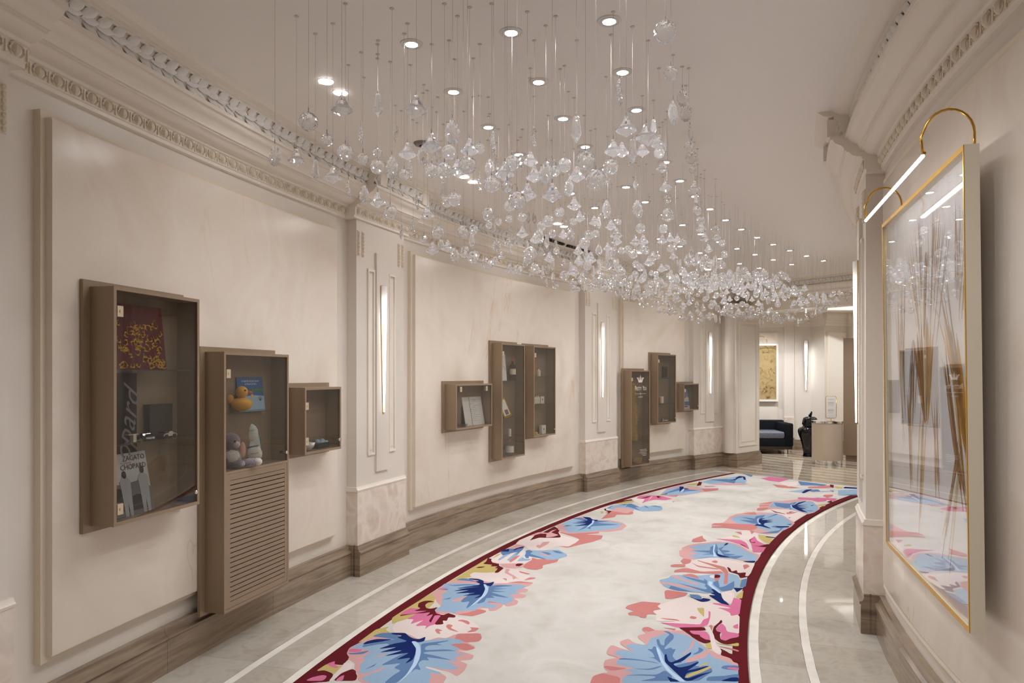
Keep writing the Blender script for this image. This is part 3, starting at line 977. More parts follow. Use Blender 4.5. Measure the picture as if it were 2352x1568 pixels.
RUG = """border_patch
Y 16831,15830 16578,15888 15710,15889 16108,15838 16486,15775 16589,15828
M 15401,15891 15142,15876 14931,15822 14720,15819 14554,15810 14552,15851 14540,15909 14163,15916 14170,15824 14109,15805 13795,15778 13523,16005 14496,15992 15402,15960
Y 14163,15916 14555,15906 14525,15828 14505,15805 14210,15801 14143,15810 14250,15864
G 14532,15908 14724,15882 14571,15867 14450,15821 14384,15826 14441,15874
M 14156,15915 14255,15880 14170,15824 14111,15803 13795,15778 13629,15966
G 13717,15908 13894,15896 14047,15853 14015,15824 13798,15815
P 14695,15823 14690,15763 14478,15748 14189,15760 13835,15774 13824,15787 14227,15803 14501,15809
M 13842,15766 14199,15771 14454,15739 14358,15705 14252,15692 14156,15670 13946,15651
G 13852,15756 14038,15757 14156,15745 13887,15717
flower
Y 16973,15834 17371,15889 18014,15884 19765,15867 20595,15869 21433,15867 23306,15885 23156,15816 22468,15678 21845,15633 21655,15712 21139,15773 20760,15847 20199,15871 19713,15860 18696,15753 17700,15727 17341,15792
P 16705,15797 17117,15826 17509,15768 17862,15673 17916,15586 17965,15503 17704,15358 17362,15275 16939,15286 16486,15383 16260,15441 16242,15607 16433,15735
G 17701,15874 18164,15865 18182,15785 18193,15690 17940,15607 17275,15565 17155,15591 16881,15598 17133,15611 17010,15681 17478,15672 17096,15723 17445,15741 17390,15789 17799,15768 17596,15859
M 18291,15824 18570,15856 18782,15839 18849,15798 18775,15756 18696,15798 18484,15795 18267,15757 18257,15722 18454,15689 18198,15686 17949,15641 17921,15582 18115,15586 17986,15506 17826,15497 17820,15542 17558,15522 17567,15554 17330,15518 17235,15561 17307,15578 17896,15602 17848,15643 17320,15607 17428,15633 17925,15662 17696,15689 18036,15694 17890,15733 17832,15782 17534,15851 17612,15866 17797,15792 18104,15722 17969,15815 18204,15788
C 17223,15493 17382,15493 17317,15450 17154,15454 16961,15373 16965,15408 17042,15455
C 17649,15464 17772,15441 17730,15396 17601,15365 17463,15364 17629,15421
C 17325,15345 17362,15275 17066,15281 16966,15331 17207,15312
C 16912,15532 17026,15528 16929,15477 16861,15500 16733,15468 16708,15491
leaf
K 15416,15898 15771,15876 16143,15854 16486,15775 16502,15662 16290,15571 16206,15509 16510,15464 16492,15409 16809,15384 16778,15317 17027,15240 16747,15204 16539,15204 16391,15268 16239,15203 16110,15186 15925,15224 15910,15282 15818,15214 15755,15164 15497,15150 15378,15221 15270,15156 14902,15144 14605,15158 14788,15217 14817,15270 14866,15303 14929,15367 14849,15363 14775,15313 14673,15251 14556,15208 14180,15199 13635,15319 13683,15500 13954,15643 14160,15666 14358,15705 14454,15730 14694,15758 14861,15827 14945,15829 15123,15873
C 16475,15355 16844,15377 17027,15240 16747,15204 16516,15202 16391,15268
C 16150,15398 16346,15264 16132,15188 15925,15224 16012,15277
S 15441,15897 15760,15864 16169,15733 16150,15607 16260,15504 16520,15407 16524,15333 16386,15273 16172,15354 16017,15273 15889,15280 15752,15277 15755,15208 15615,15253 15477,15255 15383,15217 15306,15291 15171,15211 15097,15242 15072,15183 14880,15207 14904,15307 14929,15367 14853,15359 14714,15251 14620,15265 14688,15318 14475,15291 14047,15261 13755,15420 13987,15606 14069,15640 14330,15608 14263,15680 14487,15696 14623,15724 14955,15730 15014,15758 15264,15752 15413,15763 15419,15826
K 15071,15701 15392,15647 15177,15660
K 14298,15642 14722,15577 14516,15580 14225,15637
B 16140,15856 16382,15833 16482,15769 16214,15642 15975,15586 16127,15700 16143,15805
B 15613,15843 16117,15710 16150,15607 15850,15612 15663,15677 15870,15709 15740,15766 15512,15826
B 15296,15475 14667,15423 14343,15428 14030,15438 13974,15499 14362,15491 14617,15474 14686,15530 14953,15513 14730,15612 15003,15593 15335,15569 15705,15523
B 16043,15521 16382,15392 16375,15376 16132,15438 16093,15382 16051,15444 15942,15478 15719,15463 15895,15341 15867,15278 15824,15319 15645,15445 15544,15454 15517,15391 15367,15254 15368,15317 15379,15415 15222,15374 15217,15422 15000,15422 14716,15372 14761,15410 14558,15411 15155,15440 15658,15477
B 14471,15670 14825,15644 14660,15642
B 15145,15874 15189,15829 15413,15763 15174,15776 15089,15840
G 15381,15888 15413,15809 15250,15812 15208,15878
N 16460,15774 16556,15685 16410,15650 16282,15602 16277,15559 16478,15540 16196,15518 16094,15543 16121,15588 15756,15518 15421,15485 15125,15470 14932,15492 15278,15493 15076,15563 15511,15530 15186,15651 15597,15581 15338,15701 15732,15634 15507,15729 15878,15679 16096,15611 16248,15705 16380,15679 16381,15750
N 15632,15848 15847,15850 16040,15807 16117,15710 15913,15763
L 16116,15593 16146,15565 15990,15525 15617,15472 15243,15440 14916,15422 14630,15419 14312,15420 14041,15426 14501,15428 14975,15448 15380,15480 15756,15518
flower
P 21380,15803 21668,15805 21717,15720 21908,15640 22335,15610 22424,15551 22271,15398 21778,15332 21785,15278 21480,15292 21364,15371 21070,15384 20984,15444 20873,15522 20993,15557 20989,15633 21146,15718 21212,15771
C 22300,15480 22137,15362 22011,15371 22143,15457
C 21398,15348 21770,15336 21817,15281 21632,15285
C 21014,15447 21290,15374 21294,15253 20908,15263 21137,15338
C 21386,15525 21403,15489 21195,15464
K 22416,15607 22336,15558 22045,15548 21741,15454 21364,15371 21568,15424 21350,15429 21651,15466 21945,15565
M 23306,15885 23227,15825 22860,15791 22815,15713 22602,15694 22427,15626 21873,15614 21830,15643 22327,15667 22283,15696 22527,15691 22430,15755 22636,15751 22616,15844 22860,15845
M 22103,15844 22270,15836 22389,15783 22169,15799
leaf
K 19707,15865 20254,15879 20760,15847 21020,15758 20976,15642 20796,15530 20991,15439 21143,15333 21258,15254 20915,15258 20728,15297 20627,15231 20356,15221 20248,15277 20109,15199 19877,15192 19719,15266 19564,15208 19239,15197 19009,15247 19178,15286 18971,15276 18633,15290 18535,15327 18763,15355 18666,15411 18560,15348 18412,15343 18044,15397 18057,15509 18140,15565 17964,15587 18007,15634 18198,15686 18521,15677 18722,15732 19178,15816 19354,15860
C 18057,15509 18044,15397 18412,15343 18560,15348 18609,15414 18280,15450
C 19311,15421 19238,15326 19168,15401
S 20309,15886 20464,15819 20622,15655 20674,15522 21005,15335 20866,15269 20538,15294 20272,15304 20205,15262 19941,15322 19789,15258 19655,15269 19519,15242 19322,15262 19145,15269 19243,15322 19292,15414 19143,15398 19041,15307 18748,15325 18816,15355 18778,15428 18421,15418 18462,15469 18340,15484 18324,15539 18081,15530 18184,15570 18153,15680 18624,15680 18897,15724 19261,15750 19439,15793 19708,15770 19918,15845
K 19021,15670 19430,15618 19450,15580 18954,15612
B 20760,15847 20971,15818 21014,15762 20749,15659 20787,15729
B 20245,15861 20297,15798 20499,15721 20535,15623 20450,15613 20388,15707 20227,15778
B 20441,15596 20305,15697 19996,15738 20009,15635 19616,15702 19797,15610 19521,15593 19279,15600 19011,15589 18990,15562 19137,15534 18533,15496 18756,15487 19364,15490 19821,15500 20349,15570
B 20523,15537 20761,15484 20830,15365 20593,15439 20393,15491 20515,15379 20215,15482 20226,15360 20040,15473 19742,15292 19724,15350 19775,15445 19614,15388 19533,15449 19160,15429 18972,15467 19613,15478 20185,15505
B 18999,15732 19284,15687 19108,15690
B 19765,15867 19924,15793 19795,15797
G 19882,15872 19983,15843 19951,15796 19791,15871
N 21040,15769 21084,15688 20960,15629 20750,15610 20808,15569 21009,15546 20732,15528 20507,15524 20636,15597 20263,15539 19705,15498 19527,15498 19369,15531 19745,15512 19469,15633 19856,15566 19611,15706 20009,15635 19775,15742 20140,15677 20413,15593 20038,15754 20494,15629 20639,15619 20810,15688 20920,15658 20962,15750
L 20664,15601 20661,15579 20349,15523 20016,15491 19676,15475 19269,15475 18932,15478 18704,15486 19192,15491 19647,15497 20154,15527 20485,15564
flower
K 25205,15855 25947,15911 26742,15903 27344,15896 27716,15828 25393,15745 24886,15749 24589,15868
P 25372,15877 25947,15911 26742,15903 26732,15845 27595,15827 28007,15807 28200,15773 27347,15640 27123,15510 26987,15401 26460,15385 25816,15389 25728,15496 24753,15541 24914,15674 25327,15784
M 26061,15815 26919,15869 27194,15848 28598,15868 28132,15742 27695,15710 27154,15617 26953,15601 26666,15725 26619,15782
K 27215,15901 27496,15880 27421,15791 27883,15806 28177,15785 27573,15774 27314,15657 26921,15680 26723,15725 27302,15790 27226,15831
C 27772,15734 27851,15629 28503,15490 28527,15351 28244,15335 27876,15428 28018,15264 27448,15221 26811,15257 26260,15318 25624,15381 25738,15490 25816,15389 26460,15385 26987,15401 27209,15465 27455,15583
K 25332,15662 25611,15679 25564,15647 26037,15677 26236,15626 25852,15601 25134,15603
leaf
P 23043,15821 23652,15875 24223,15860 24714,15793 24574,15647 23854,15528 23468,15497 23180,15519 23046,15605 22920,15685 22865,15775
K 22797,15712 23046,15605 23117,15506 22655,15491 22451,15572 22495,15647
C 22730,15493 23188,15514 23623,15508 23921,15541 23780,15465 24542,15333 23724,15287 23182,15361 22832,15326 22584,15358 22561,15424
Y 23272,15838 23759,15863 24146,15850 23718,15833
S 23273,15783 24121,15808 24190,15766 23401,15756 23138,15760
S 23305,15707 24415,15743 24468,15711 23712,15670 23218,15655
S 23290,15609 23945,15636 23680,15581 23771,15525 23517,15521
S 24716,15677 24915,15559 25246,15424 24782,15302 24551,15273 24024,15317 23847,15371 23931,15427 24226,15576
K 24531,15560 24540,15499 24220,15361 24322,15463
B 24266,15891 24705,15857 24750,15771 25169,15757 24644,15719 23928,15702 24433,15732 24199,15761 23768,15802
B 24698,15687 24832,15665 24636,15610 24355,15609 24006,15435 23889,15399 24030,15584 23812,15553 23770,15579 24055,15624
B 24744,15546 24762,15479 24576,15422 24444,15445
B 25061,15474 25071,15412 24827,15331 24799,15402
N 24223,15889 24475,15879 24705,15857 24310,15806
N 24520,15794 24795,15803 25132,15779 25169,15757 24976,15753 24732,15782 24546,15778
C 23266,15678 23769,15690 24080,15664 23491,15644 23069,15643
L 24622,15704 24503,15661 24140,15628 23467,15605 24114,15643 24364,15660
M 22921,15579 23093,15575 23129,15525 22761,15526 22783,15563
leaf
Y 28663,15869 29226,15859 28663,15802
K 28804,15865 30421,15875 30908,15827 30509,15658 30739,15484 30539,15305 30033,15208 29257,15187 28707,15264 28527,15351 27976,15502 27708,15577 27696,15646 28098,15760
S 29092,15857 30304,15860 30548,15710 30500,15457 30303,15280 29515,15256 29082,15302 28738,15374 28077,15513 27851,15629 28235,15689 28246,15749 28570,15716
B 30323,15886 30613,15821 30508,15729 30130,15697
B 30378,15650 30560,15463 30003,15552 30109,15303 29413,15499 29217,15528 28785,15479 28915,15544 28288,15566 29351,15595
N 30833,15826 30875,15735 30509,15658 30569,15596 30235,15579 30378,15650 29914,15594 29400,15571 29009,15696 29698,15629 29454,15781 29983,15664 29810,15780 30299,15687
N 28693,15787 28997,15769 29094,15721
L 30384,15647 30371,15619 29825,15569 29192,15540 28796,15538 29524,15578 29914,15594
leaf
Y 34186,15849 35135,15857 35419,15746 35104,15713 34583,15765
Y 31745,15711 32374,15791 32304,15750 32064,15711
M 33093,15887 35036,15896 35858,15814 35570,15766 35235,15818 34687,15839 34154,15862
C 31459,15628 32591,15698 32853,15659 33239,15497 32608,15408 32293,15403 31968,15543 31433,15503 30782,15592
S 33028,15804 33705,15818 34171,15779 34745,15701 34111,15505 34490,15501 34944,15325 34263,15229 33773,15211 33211,15367 33434,15488 33060,15572 32794,15684
K 32605,15692 33538,15738 33555,15584 33299,15472 32464,15469
B 33094,15812 33874,15824 33251,15783
B 33891,15667 34520,15714 34689,15685 34111,15505 33985,15555 33315,15395 33677,15534 33861,15605
B 34562,15510 34554,15476 34065,15378 34198,15434
B 34723,15447 34886,15384 34613,15271 34620,15377
N 34053,15788 34520,15714 34226,15718
M 32829,15814 33028,15804 32619,15758 32634,15680 32191,15656 31608,15631 32177,15662 31953,15690 32290,15684 32590,15771
flower
P 35789,15840 36623,15847 37235,15786 36910,15661 35740,15623 34876,15574 35286,15720
G 36801,15863 37272,15772 37438,15631 37030,15420 36433,15443 36274,15578 35588,15604 35023,15592 36169,15696 36081,15809
M 37226,15748 36554,15712 35995,15762 36757,15757
M 37291,15684 37438,15631 37037,15615 36822,15534 36839,15607
P 36982,15715 37199,15717 36308,15644 35622,15591
C 36294,15341 36461,15318 36095,15301
leaf
K 37650,15678 39700,15859 40867,15831 40614,15648 40956,15454 41434,15308 40830,15242 40303,15324 39766,15330 38612,15386 37961,15448 37421,15478 37679,15627
C 40658,15462 41532,15320 40830,15242 39920,15322
C 37791,15587 38303,15491 37634,15442
S 37771,15676 39538,15826 40529,15762 40051,15571 40281,15414 39462,15347 38787,15408 37961,15528
B 38186,15695 40298,15749 39580,15640 38513,15665
B 40092,15643 40197,15440 39360,15545 38767,15496
N 39560,15647 40676,15803 40825,15755 40236,15682 40404,15628 40237,15596 39958,15644 39240,15585 39021,15575
N 37650,15678 38282,15661 38130,15632
L 40143,15670 40092,15643 39480,15589 39021,15575
flower
Y 41450,15826 42842,15765 42004,15655 41495,15722
M 42957,15824 42865,15759 41804,15627 41452,15647
K 41104,15756 41235,15539 40913,15553 40858,15701
G 41716,15566 42073,15458 41940,15411 41464,15512
leaf
K 42444,15567 43345,15573 43476,15401 44063,15193 43644,15179 42640,15378
S 42842,15765 44287,15814 45328,15716 46539,15684 46331,15545 45006,15338 44050,15241 43570,15464 42569,15575
B 44021,15795 44878,15649 45029,15515 43642,15354 43879,15557
N 44423,15542 45481,15580 45684,15620 46539,15684 46540,15587 45420,15410 45331,15434 46226,15573 45558,15559 45029,15515
Y 44667,15755 45467,15726 45102,15682
flower
B 47634,15794 47578,15598 46727,15506 47064,15624
G 46617,15335 47582,15293 47327,14967 45905,14943 45957,15117
C 44888,14930 44890,14751 44605,14478 44101,14566 43933,14740
P 45661,14913 46932,14782 45422,14615 44603,14650
leaf
B 47059,14797 46909,14342 46240,14328 46102,14447 45557,14582
C 45397,14448 46713,14302 46242,14159 45386,14240 44867,14411
M 47149,14329 47065,14262 45914,14154 46269,14236
Y 46686,14223 46729,14087 46024,14046 45901,14116
N 46884,14093 47120,13931 46614,13884 46203,14044
S 42963,14494 44347,14377 44817,14257 44221,14163 45030,14042 44094,14116 43660,14308 43014,14317
B 44053,14328 44770,14253 44221,14163 43686,14220
N 43039,14311 44231,14365 44724,14322 43761,14282 42917,14263
S 45375,14038 46412,13874 44485,13707 43515,13873
B 44910,14112 44977,14055 44481,14018
B 43515,13873 44719,13727 44253,13689
flower
C 42725,14002 43240,14021 43564,13937 42982,13896 42245,13903
G 41420,14205 41724,14044 42245,13903 42390,13790 41426,13757 41610,13852 41101,13993 40805,14151
M 41538,14020 41902,13883 40955,13850 40729,13914
M 40967,13811 42414,13784 41541,13798 40788,13718 40832,13777
flower
G 41337,14203 41317,14066 42044,14008 41983,13883 41146,13834 40676,13897 40994,14015 40800,14141
Y 39702,13840 40383,13778 39622,13731 39460,13778
P 36237,14206 37089,14184 37548,14035 37421,13883 36950,13782 35677,13771 34671,13759 35109,13844 35759,13926 36378,14094
M 37071,14189 36607,14082 36380,13967 36258,13945 36413,14082
M 36965,13965 37274,13929 36840,13942
M 35540,13878 35625,13849 35423,13857
C 36733,13977 37238,13877 36592,13897 36275,13939
leaf
K 36376,14289 37105,14311 37748,14372 38362,14418 39413,14337 40004,14231 40800,14141 40654,13972 39561,13815 38748,13730 37552,13716 36878,13743 37256,13871 37641,14006 37344,14166 36711,14242
C 36376,14289 37033,14335 37490,14252 37197,14214 36552,14230
C 37748,14372 38287,14303 38050,14275 37581,14358
C 38267,14413 39323,14329 38605,14306
S 37712,14248 39233,14322 39375,14139 40337,14063 40528,13939 39200,13789 38152,13719 37040,13753 37421,13883 37752,14036
B 39055,14306 39196,14125 39811,14113 39801,14081 38763,14053 38205,14025 37799,14054 38089,14195
B 37922,13917 37944,13719 37756,13778
N 38744,14059 38999,14048 39862,14063 40579,14028 40255,14018 39078,14024 39459,13911 38706,14004 38874,13854 38397,13966 38360,13847 37998,13894 37367,13773 37367,13836 37587,13894 38243,14013
N 37874,14030 37884,13994 37678,13994
N 39319,13886 39732,13864 39289,13861
L 39719,14106 38900,14078 38396,14032 38025,13983 38357,14044 38880,14084
flower
P 29555,14238 30134,14150 30734,14063 31557,14117 31736,14046 31289,13947 30377,13888 29694,13809 29852,13897 29937,14019
Y 30540,14144 30337,14065 30123,14047 30185,14129
Y 31196,13929 31025,13836 30921,13772 29707,13753 29829,13804 30201,13856 30723,13905
C 31166,14163 31301,14108 30734,14063
C 28547,14422 29112,14435 29821,14396 29397,14362 28938,14296 28621,14361
G 29519,14254 29777,14034 29462,13960 28384,13876 28519,13915 29024,13996 29365,14107
G 29962,13956 30762,13943 30013,13882 29489,13795 29441,13764 28119,13751 27943,13830 29037,13888
M 29129,14001 28827,13929 28747,13914 28861,13965
M 29962,13956 30402,13930 29864,13945 29571,13913 29766,13882 29524,13882 29547,13923
M 29142,13893 29073,13822 29525,13779 29652,13751 29015,13747 28979,13812
P 30388,14044 29704,13960 28340,13847 28184,13868 29177,13929 30023,14036
leaf
K 32134,14470 32793,14390 33552,14406 34169,14426 34905,14413 35839,14342 35926,14247 36221,14083 35998,13969 35109,13844 34399,13738 33470,13726 32656,13747 31850,13780 31385,13854 31424,13948 31804,14075 31817,14127 31774,14318 31465,14414
C 32148,14464 32460,14461 32824,14258 33106,14091 32726,14003 31944,14020 31694,14119 31712,14313 31452,14420 31649,14427 32086,14339 32036,14449
C 35217,14365 36011,14283 35319,14202 35235,14295
C 31860,14053 31600,13988 31049,13989
S 33282,14324 33936,14387 34695,14360 35252,14225 36066,14072 35708,13943 34831,13821 34053,13745 32948,13750 31850,13780 32099,13904 32423,14004 33136,14080 32898,14230
B 34439,14327 34378,14162 34989,14192 35537,14126 34394,14095 33226,14046 33240,14100 33706,14286 33939,14139
B 34812,14069 36135,14049 36049,14014 35221,14048
B 32975,13909 33347,13885 33274,13741 33155,13785 31850,13780 31377,13939 32383,13795 32830,13793
N 34048,14099 34522,14111 34812,14069 34252,14086 34571,13972 34096,14022 34144,13945 33649,14007 33211,13993 32611,13876 32640,13921 32871,14005 32856,14069 33248,14067 33301,14018 33648,14066
N 33213,13877 33561,13750 33274,13741 33006,13840
N 33897,13800 34123,13748 33851,13759
N 30998,13847 30947,13761 30855,13745 30803,13766 30808,13844
L 34990,14129 34474,14128 33633,14072 33286,14024 33226,14046 33878,14101 34442,14139
leaf
C 28522,14417 29096,14442 29310,14345 28968,14298 28589,14357
K 27413,14439 27998,14408 28428,14347 28681,14287 29099,14211 29150,14077 28867,13983 28057,13869 27714,13770 27646,13751 26694,13751 26462,13814 26671,13960 26396,14145 26036,14224 25814,14338 26015,14338 26228,14385 26975,14436 27127,14415
S 27638,14386 28215,14334 28669,14237 29075,14110 28721,13994 28092,13906 27400,13764 26673,13761 26682,13904 26596,14047 26026,14229 26322,14285 26352,14322 26805,14253 27030,14355 27238,14253
B 28007,14211 28646,14192 28042,14141 26711,14092 26935,14137 26752,14227 27119,14152 27160,14345 27495,14184
B 27938,14135 28479,14103 27778,14103 27813,14034 27632,14014 27296,14068 27342,13943 26991,14008 27265,13877 26639,13925 26851,14024
B 26128,14229 26679,14108 26297,14169
N 27295,14120 27721,14130 27120,14100 26947,14028 26766,13964 26669,14061 26914,14096
N 28508,14117 28995,14118 28989,14093 28611,14098
N 26462,13863 26721,13763 26427,13758 26359,13816
L 28489,14208 28525,14191 27461,14146 26722,14087 26669,14113 27439,14157
flower
P 25500,14248 26036,14224 26385,14151 26553,14067 26388,13948 26225,13833 26287,13754 24992,13747 24541,13755 24568,13786 24926,13780 24795,13848 25178,13929 25301,13960 24821,13974 24392,14110 24708,14225 24901,14268 25164,14275
C 24862,14387 25054,14359 25164,14275 24818,14263 24624,14369
C 24020,14316 24314,14320 24684,14262 24685,14213 24473,14113 24821,13974 24323,13915 24367,14030 24214,14160 24209,14234
C 25946,14220 25826,14180 25388,13964 24841,13917 23340,13875 23291,13903 24323,13915 24989,13980 25367,14071 25786,14200
C 25500,14248 25175,14171 25087,14000 24951,14000 25005,14163
C 25519,14339 25924,14333 25865,14261 25404,14249 25135,14291
C 25920,13838 26118,13813 25846,13780 25323,13808
C 25887,14099 26175,14079 26044,14045 25743,14048
M 25461,13950 25292,13917 24887,13893 25174,13861 24805,13844 25010,13783 24495,13778 24568,13740 24192,13805 24649,13834 24850,13912
flower
P 20418,14278 20788,14237 21610,14128 21221,14000 21263,13933 20538,13882 20899,13846 20611,13797 19837,13778 19167,14240
G 21270,13929 21281,13862 21217,13803 22004,13805 21903,13744 20470,13736 20266,13792 20604,13801 20899,13846 20538,13882 20825,13892
C 21838,14285 22031,14274 21971,14117 21610,14128 21218,14207 21153,14249
C 19949,14476 20195,14470 20681,14391 20725,14258 20418,14278 20130,14231 20043,14290 19711,14242 19663,14315 19342,14307 19316,14345 19454,14364 19398,14423 19596,14441 19769,14400
leaf
Y 23154,13807 24210,13796 23441,13776 23105,13792
Y 22250,13782 22882,13749 21976,13741 22034,13787
B 24052,13791 24290,13753 23268,13743 23122,13783
S 22938,14377 23351,14319 23685,14315 23814,14242 23953,14118 24287,14027 24666,13917 24486,13829 24035,13801 23268,13786 22810,13832 22483,13895 22128,13980 22066,14144 22117,14243 22364,14313
K 22803,14365 22742,14220 22650,14142 22292,14008 22472,14160 22608,14345
K 23592,14321 23736,14286 23328,14195 23013,14062 22894,14087 23319,14245
C 23805,14247 24100,14176 23935,14127 23587,14093 23704,14164
B 23737,14239 23429,14047 23714,14067 23462,14028 23086,14020 22240,13912 22187,13986 22923,14248 22497,14015 22597,13999 22910,14033 23078,14024 23452,14169
B 22213,14272 22058,14192 22149,14051 22098,13955 22141,14099 22586,14314 22525,14261
B 23380,13985 23673,13955 22880,13920 23088,13888 23802,13839 23057,13819 22739,13831 22491,13891 23095,13971
C 24629,13936 24675,13912 23340,13875 23291,13903
C 23851,13991 24007,13951 23597,13952 23555,13976
P 24101,14036 24322,14008 23851,13991 23876,14022
M 24331,14003 24323,13961 24007,13951 23851,13991
B 21847,14108 21884,14043 21669,14008 21394,14014 21498,14073
N 22636,13976 22613,13946 22271,13894 21821,13874 21179,13807 21298,13871 21770,13946 21995,13976 22017,13920 22210,13973 22263,13941
N 23013,13823 23142,13750 22592,13790
N 21760,14119 21498,14073 21432,14011 21644,14003 21577,13941 21346,13963 21226,14005
P 21953,14064 21958,13998 21762,13951 21747,14001
L 23479,14018 23380,13985 23071,13985 22346,13892 22256,13903 23030,14008
P 22346,13892 22724,13840 22295,13797 21279,13804 21642,13861
Y 20627,14020 20970,13998 20937,13979 19990,13952 20301,13998
flower
P 19922,14290 20752,14135 21034,14043 21186,13947 20992,13805 20307,13733 18892,13725 18964,13791 19428,13828 19255,13907 18839,14080 19113,14212 19412,14085 19670,14246
C 19449,14228 19511,14121 19383,14084 19385,14188
C 19689,14041 19912,14037 19852,13993 19653,14002
C 18750,14185 18781,14101 18662,14107
Y 20627,14017 20732,13970 19913,13951 20297,13994
G 19107,14217 19199,14089 19292,13962 19726,13952 19893,13923 20517,13936 20410,13919 19846,13913 19299,13917 19095,13958 18845,14035 18881,14090
G 20858,13890 20903,13818 21091,13743 20498,13735 20254,13788 20533,13797 20734,13839
G 19458,13767 19712,13736 19276,13732 19295,13759
M 18881,14090 19132,13932 18896,13919 18749,14023 18513,13996 18519,13953 18209,13909 18243,13884 18091,13882 17947,13914 18208,13987 18396,14003 18707,14054
G 18749,14023 18835,13922 18596,13897 18295,13884 18209,13909 18414,13951 18525,13948 18513,13996
M 19888,13843 19662,13831 19325,13858 19025,13867 19059,13823 18734,13837 18370,13829 18281,13799 18589,13767 18708,13720 18314,13719 18045,13785 18114,13827 18375,13864 18835,13882 19237,13879 19629,13853
G 18921,13861 19205,13861 19596,13835 19339,13809 18958,13796 18947,13726 18676,13724 18498,13775 18281,13799 18422,13830 18860,13825
Y 17947,13914 18066,13882 17660,13869 17622,13898
Y 18125,13857 18064,13827 18045,13785 18282,13723 18004,13722 18001,13780 18014,13826
C 17887,13846 17871,13784 17758,13722 17638,13722 17779,13779
M 17762,13829 17576,13786 17456,13770 17530,13714 16935,13715 17058,13757 17184,13765 17295,13822 17586,13815
C 19186,13915 19382,13900 19287,13885 18856,13887
P 19098,13936 19255,13907 18632,13871 17980,13851 17629,13819 17341,13822 17320,13838 17565,13868 18041,13881 18703,13898
leaf
K 14875,14467 15134,14469 15355,14466 15552,14426 15632,14390 15793,14424 16023,14436 16274,14438 16487,14367 16580,14438 16746,14449 17025,14447 17208,14433 17056,14384 16957,14312 17288,14388 17469,14400 17724,14356 17475,14316 17413,14249 17554,14253 17838,14307 18016,14309 18210,14261 18375,14299 18591,14302 18692,14268 18481,14220 18558,14163 18707,14054 18345,14002 18051,13950 17628,13894 17331,13830 17184,13765 16974,13753 16920,13726 15429,13734 14943,13946 14806,14233
C 15866,14430 15958,14422 15933,14300 15730,14373 15742,14398
C 14910,14468 15355,14466 15552,14426 15434,14325 15105,14319
C 18375,14299 18591,14302 18692,14268 18481,14220 18324,14256
C 17069,14315 17077,14252 16960,14253 16904,14280
S 16713,14401 16966,14380 16938,14290 17227,14360 17407,14331 17429,14237 17882,14233 18223,14172 18435,14133 18442,14048 18293,14001 17702,13911 17402,13883 17107,13861 17003,13801 16741,13731 16324,13728 15503,13734 15008,13982 14909,14235 15252,14319 15533,14304 15778,14260 15811,14336 15977,14262 16095,14374 16399,14368 16483,14334 16637,14389
K 17010,14046 17495,13996 18101,13989 17973,13970 17510,13984 17080,14027
K 16571,14007 16844,13999 17304,13923 17622,13898 17449,13884 17107,13897 16695,13977
B 16373,14371 16480,14354 16507,14277 16461,14170 16374,14136 16433,14193 16444,14275
B 15959,14277 16037,14192 16296,14130 16260,14125 16053,14161 15974,14194
B 15548,14309 15693,14231 15773,14143 16076,14106 15806,14063 15532,14067 15354,14227 15589,14151 15692,14146 15636,14229
B 17193,14234 17188,14200 17378,14201 17398,14184 16669,14142 16415,14136 16673,14175 16663,14219 16721,14172 17008,14195
B 17880,14195 17899,14180 17571,14163 17503,14140 17944,14147 18337,14126 18487,14175 18528,14144 18315,14103 18061,14097 17415,14134 17270,14134 17462,14096 17327,14089 17400,14070 16921,14082 16684,14057 16642,14020 16538,14035 16472,14090 17118,14144 17503,14178 17688,14188
B 17146,13975 17422,13941 17678,13949 17553,13914 17345,13928 17161,13963
B 16379,14060 16623,14000 16835,13935 16464,13955 16601,13878 16290,13857 15960,13898 15693,13927 15625,13986 16265,14051
B 16545,13819 16718,13800 16794,13723 16495,13724 16485,13800
B 15977,13883 16115,13800 16329,13725 15927,13727 15731,13893
G 16541,13789 16640,13777 16664,13723 16495,13724
N 16910,14126 17036,14117 16631,14100 16523,14082 16795,14039 17324,13981 17136,13983 16684,14021 16449,14073 16284,14035 16473,13983 16791,13934 16657,13937 16266,13980 16171,13991 16601,13878 16414,13892 16176,13952 16051,13990 15880,13999 15739,13987 16043,13929 16316,13853 16030,13906 15646,13967 15612,13997 16161,14069 16527,14115
N 15737,14089 15557,14011 15491,14070
N 15813,13823 16080,13763 16125,13726 15888,13727
Y 16399,13939 16743,13902 16811,13883 16619,13897
Y 15798,14002 16000,13982 16344,13915 16610,13870 16488,13866 16181,13914 15773,13991
L 17445,14186 17194,14158 16560,14123 16072,14075 15583,13989 15541,14026 16085,14099 16541,14139 17128,14173"""
groups, cur = [], None
for ln in RUG.strip().split('\n'):
    if ' ' not in ln:
        cur = [ln, []]
        groups.append(cur)
        continue
    a = ln.split(' ')
    cur[1].append((a[0], [tuple(int(q) for q in p.split(',')) for p in a[1:]]))
cols = list(RUGC)
zc = .0133


